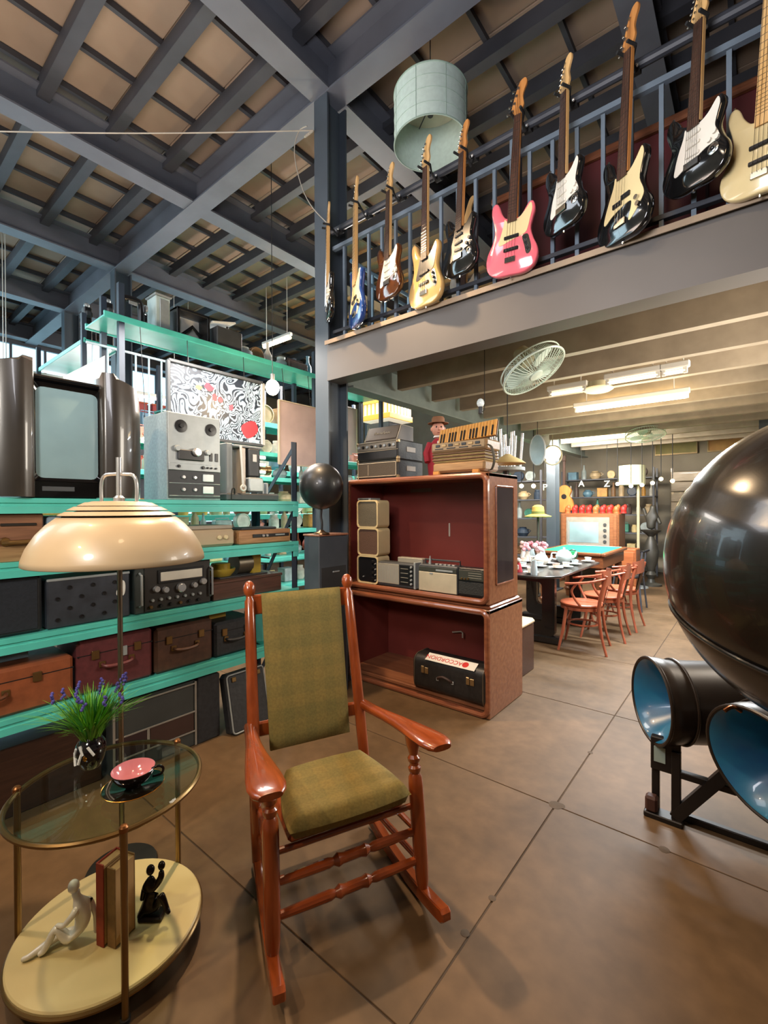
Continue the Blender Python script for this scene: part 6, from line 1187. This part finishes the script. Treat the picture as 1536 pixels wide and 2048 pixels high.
# bar partition and white board left of the painting
t = thing('bar_partition', 'pale partition of thin upright bars left of the swirl painting', 'partition', (-4.9, 2.05, 2.09), rad(90)); br = mesh('bar', G().cyl((0, 0, 0), (0, 0, .9), .009, n=8), mat('pale_bar', '9fb4bc', .4))
for k in range(6): part('bar', br, None, t, (-.42 + .13 * k, 0, 0))
for z in (.01, .9): part('bar_rail', G().box((-.1, 0, z), (.75, .02, .02)), MATS['pale_bar'], t)
p, q = at_x(128, 752, -3.9), at_x(208, 712, -3.9)
t = thing('white_board', 'tall white patterned board standing behind the television', 'board', (-3.9, (p.y + q.y) / 2, 0), rad(90)); w = q.y - p.y
part('board_panel', G().prism([(-w / 2, 0), (w / 2, 0), (w / 2, q.z), (-w / 2, p.z)], -.015, .015), mat('board_white', 'd4d8d4', .6, hex2='a8b0b0', scale=9), t)
for k in range(4): part('board_line', G().tube(smooth_pts([(-w / 3 + .07 * k, -.017, 2.0), (-w / 4 + .07 * k, -.017, 2.15), (-w / 3 + .07 * k, -.017, 2.3)], 3, False), .004, 5), GREY, t)
# farther teal racks with wares, lit by tubes
for j, (X, y0, y1, lab) in enumerate(((-6.2, 2.9, 6.5, 'nearer teal rack of wares in the far hall'), (-8.1, .9, 5.2, 'farther teal rack of wares in the far hall'))):
    t = thing('far_rack', lab, 'rack', (X, (y0 + y1) / 2, 0)); zs = (.6, 1.3, 2.0, 2.75)
    for y in (y0 + .05, (y0 + y1) / 2, y1 - .05):
        for x in (-.22, .22): part('upright', G().box((x, y - (y0 + y1) / 2, 1.7), (.05, .05, 3.4)), POST, t)
    for z in zs:
        part('shelf_deck', G().box((0, 0, z), (.5, y1 - y0, .02)), TEAL, t)
        for x in (-.25, .25): part('shelf_beam', G().box((x, 0, z - .02), (.02, y1 - y0, .08), .004), TEAL, t)
        fill_row(y0 + .1, y1 - .1, X, z + .011, zs.index(z), lab.split(' of ')[0], ALLK, 1.1, 1.7, 'y', rad(90), cols=[1, 2, 2, 6, 6, 11, 3, 0, 8])
TUBW = mat('cool_tube', 'ffe4f0', .4, emit=12, var=0)
tube_light('lit pinkish tube along the front of the farther teal rack', (-7.75, 1.2, 2.55), (-7.75, 4.4, 2.55), TUBW, .022, 5.1)
tube_light('second lit pinkish tube low on the farther teal rack', (-7.35, 1.2, 3.15), (-7.35, 3.9, 3.15), TUBW, .018, 5.1)
tube_light('short warm tube under the roof near the pillar', (-6.2, 4.55, 4.05), (-5.55, 4.55, 4.05), TUBE, .03, 5.1)
lamp('AREA', 'tube_lamp', (-7.6, 3, 2.5), 60, (1, .9, .9), 2.2, (-5, 3, 1.4), size_y=.2)
# yellow striped crate beyond the amplifiers
p = at_y(775, 842, 6.2); t = thing('striped_crate', 'lit yellow and white striped stall box beyond the amplifiers', 'box', (p.x - .1, 6.3, 0)); zc = p.z
part('crate_post', G().box((0, 0, zc / 2 - .02), (.5, .5, zc - .04), .01), STEEL, t); YL = mat('stall_yellow_glow', 'e8a840', .5, emit=.5, var=.05); WL = mat('stall_white_glow', 'f4e6cc', .5, emit=.7, var=.03)  # emission in both paints makes the box look lit
part('box_body', G().box((0, 0, zc + .18), (.62, .62, .36), .004), WL, t)
for z in (.05, .33): part('yellow_band', G().box((0, 0, zc + z), (.66, .66, .09), .004), YL, t)
for k in range(7):
    part('stripe', G().box((-.27 + .09 * k, -.315, zc + .19), (.02, .012, .2)), YL, t); part('stripe', G().box((.315, -.27 + .09 * k, zc + .19), (.012, .02, .2)), YL, t)
# left edge: a teal shelf running back beside the hall pillar
sa, sb = at_z(170, 681, 3.2), at_z(200, 689, 3.2); L_ = 1.7
t = thing('machine_shelf', 'short teal shelf on posts with dark machines left of the hall pillar', 'shelf', (sa.x - L_ / 2, (sa.y + sb.y) / 2 + .1, 0)); dw = sb.y - sa.y + .2
part('shelf_deck', G().box((0, 0, 3.21), (L_, dw, .02)), TEAL, t)
for y in (-dw / 2, dw / 2): part('shelf_beam', G().box((0, y, 3.21), (L_, .02, .05), .004), TEAL, t)
for x in (-L_ / 2 + .04, L_ / 2 - .04):
    for y in (-dw / 2, dw / 2): part('upright', G().box((x, y, 1.75), (.045, .045, 3.5)), POST, t)
for k, (dx, h_) in enumerate(((.62, .42), (.42, .30), (.72, .50))):
    q = thing('metal_machine', ('dark upright machine with ball top on the short teal shelf', 'short dark upright machine on the short teal shelf', 'tallest dark upright machine on the short teal shelf')[k], 'machine', (t.location.x + dx, t.location.y + (-.08, .03, .1)[k], 3.221)); part('machine_column', G().box((0, 0, h_ / 2), (.09, .08, h_), .01), BLACK, q); part('machine_head', G().box((.03, 0, h_ * .8), (.10, .08, .08), .02), DGREY, q); part('ball_top', G().ball((0, 0, h_ + .025), .03, 12, 8), ALU, q); part('machine_foot', G().box((.0, 0, .01), (.13, .11, .02), .004), DGREY, q)
for k, (x, y, w_) in enumerate(((-9.9, 3.0, .4), (-9.9, 3.5, .4), (-9.9, 4.0, .4), (-9.9, 4.5, .4))):
    t = thing('red_crate', ('first', 'second', 'third', 'last')[k] + ' red crate from the left on its stand near the far windows', 'crate', (x, y, 0), 0, 'red crates near the far left windows')
    part('crate_stand', G().box((0, 0, 1.55), (.5, w_, 3.1), .01), STEEL, t); part('crate_body', G().box((0, 0, 3.35), (.5, w_, .45), .01), mat('crate_red', 'b8322c', .5), t); part('crate_rim', G().box((0, 0, 3.58), (.53, w_ + .03, .03), .005), mat('crate_rim_orange', 'd8642c', .5), t)
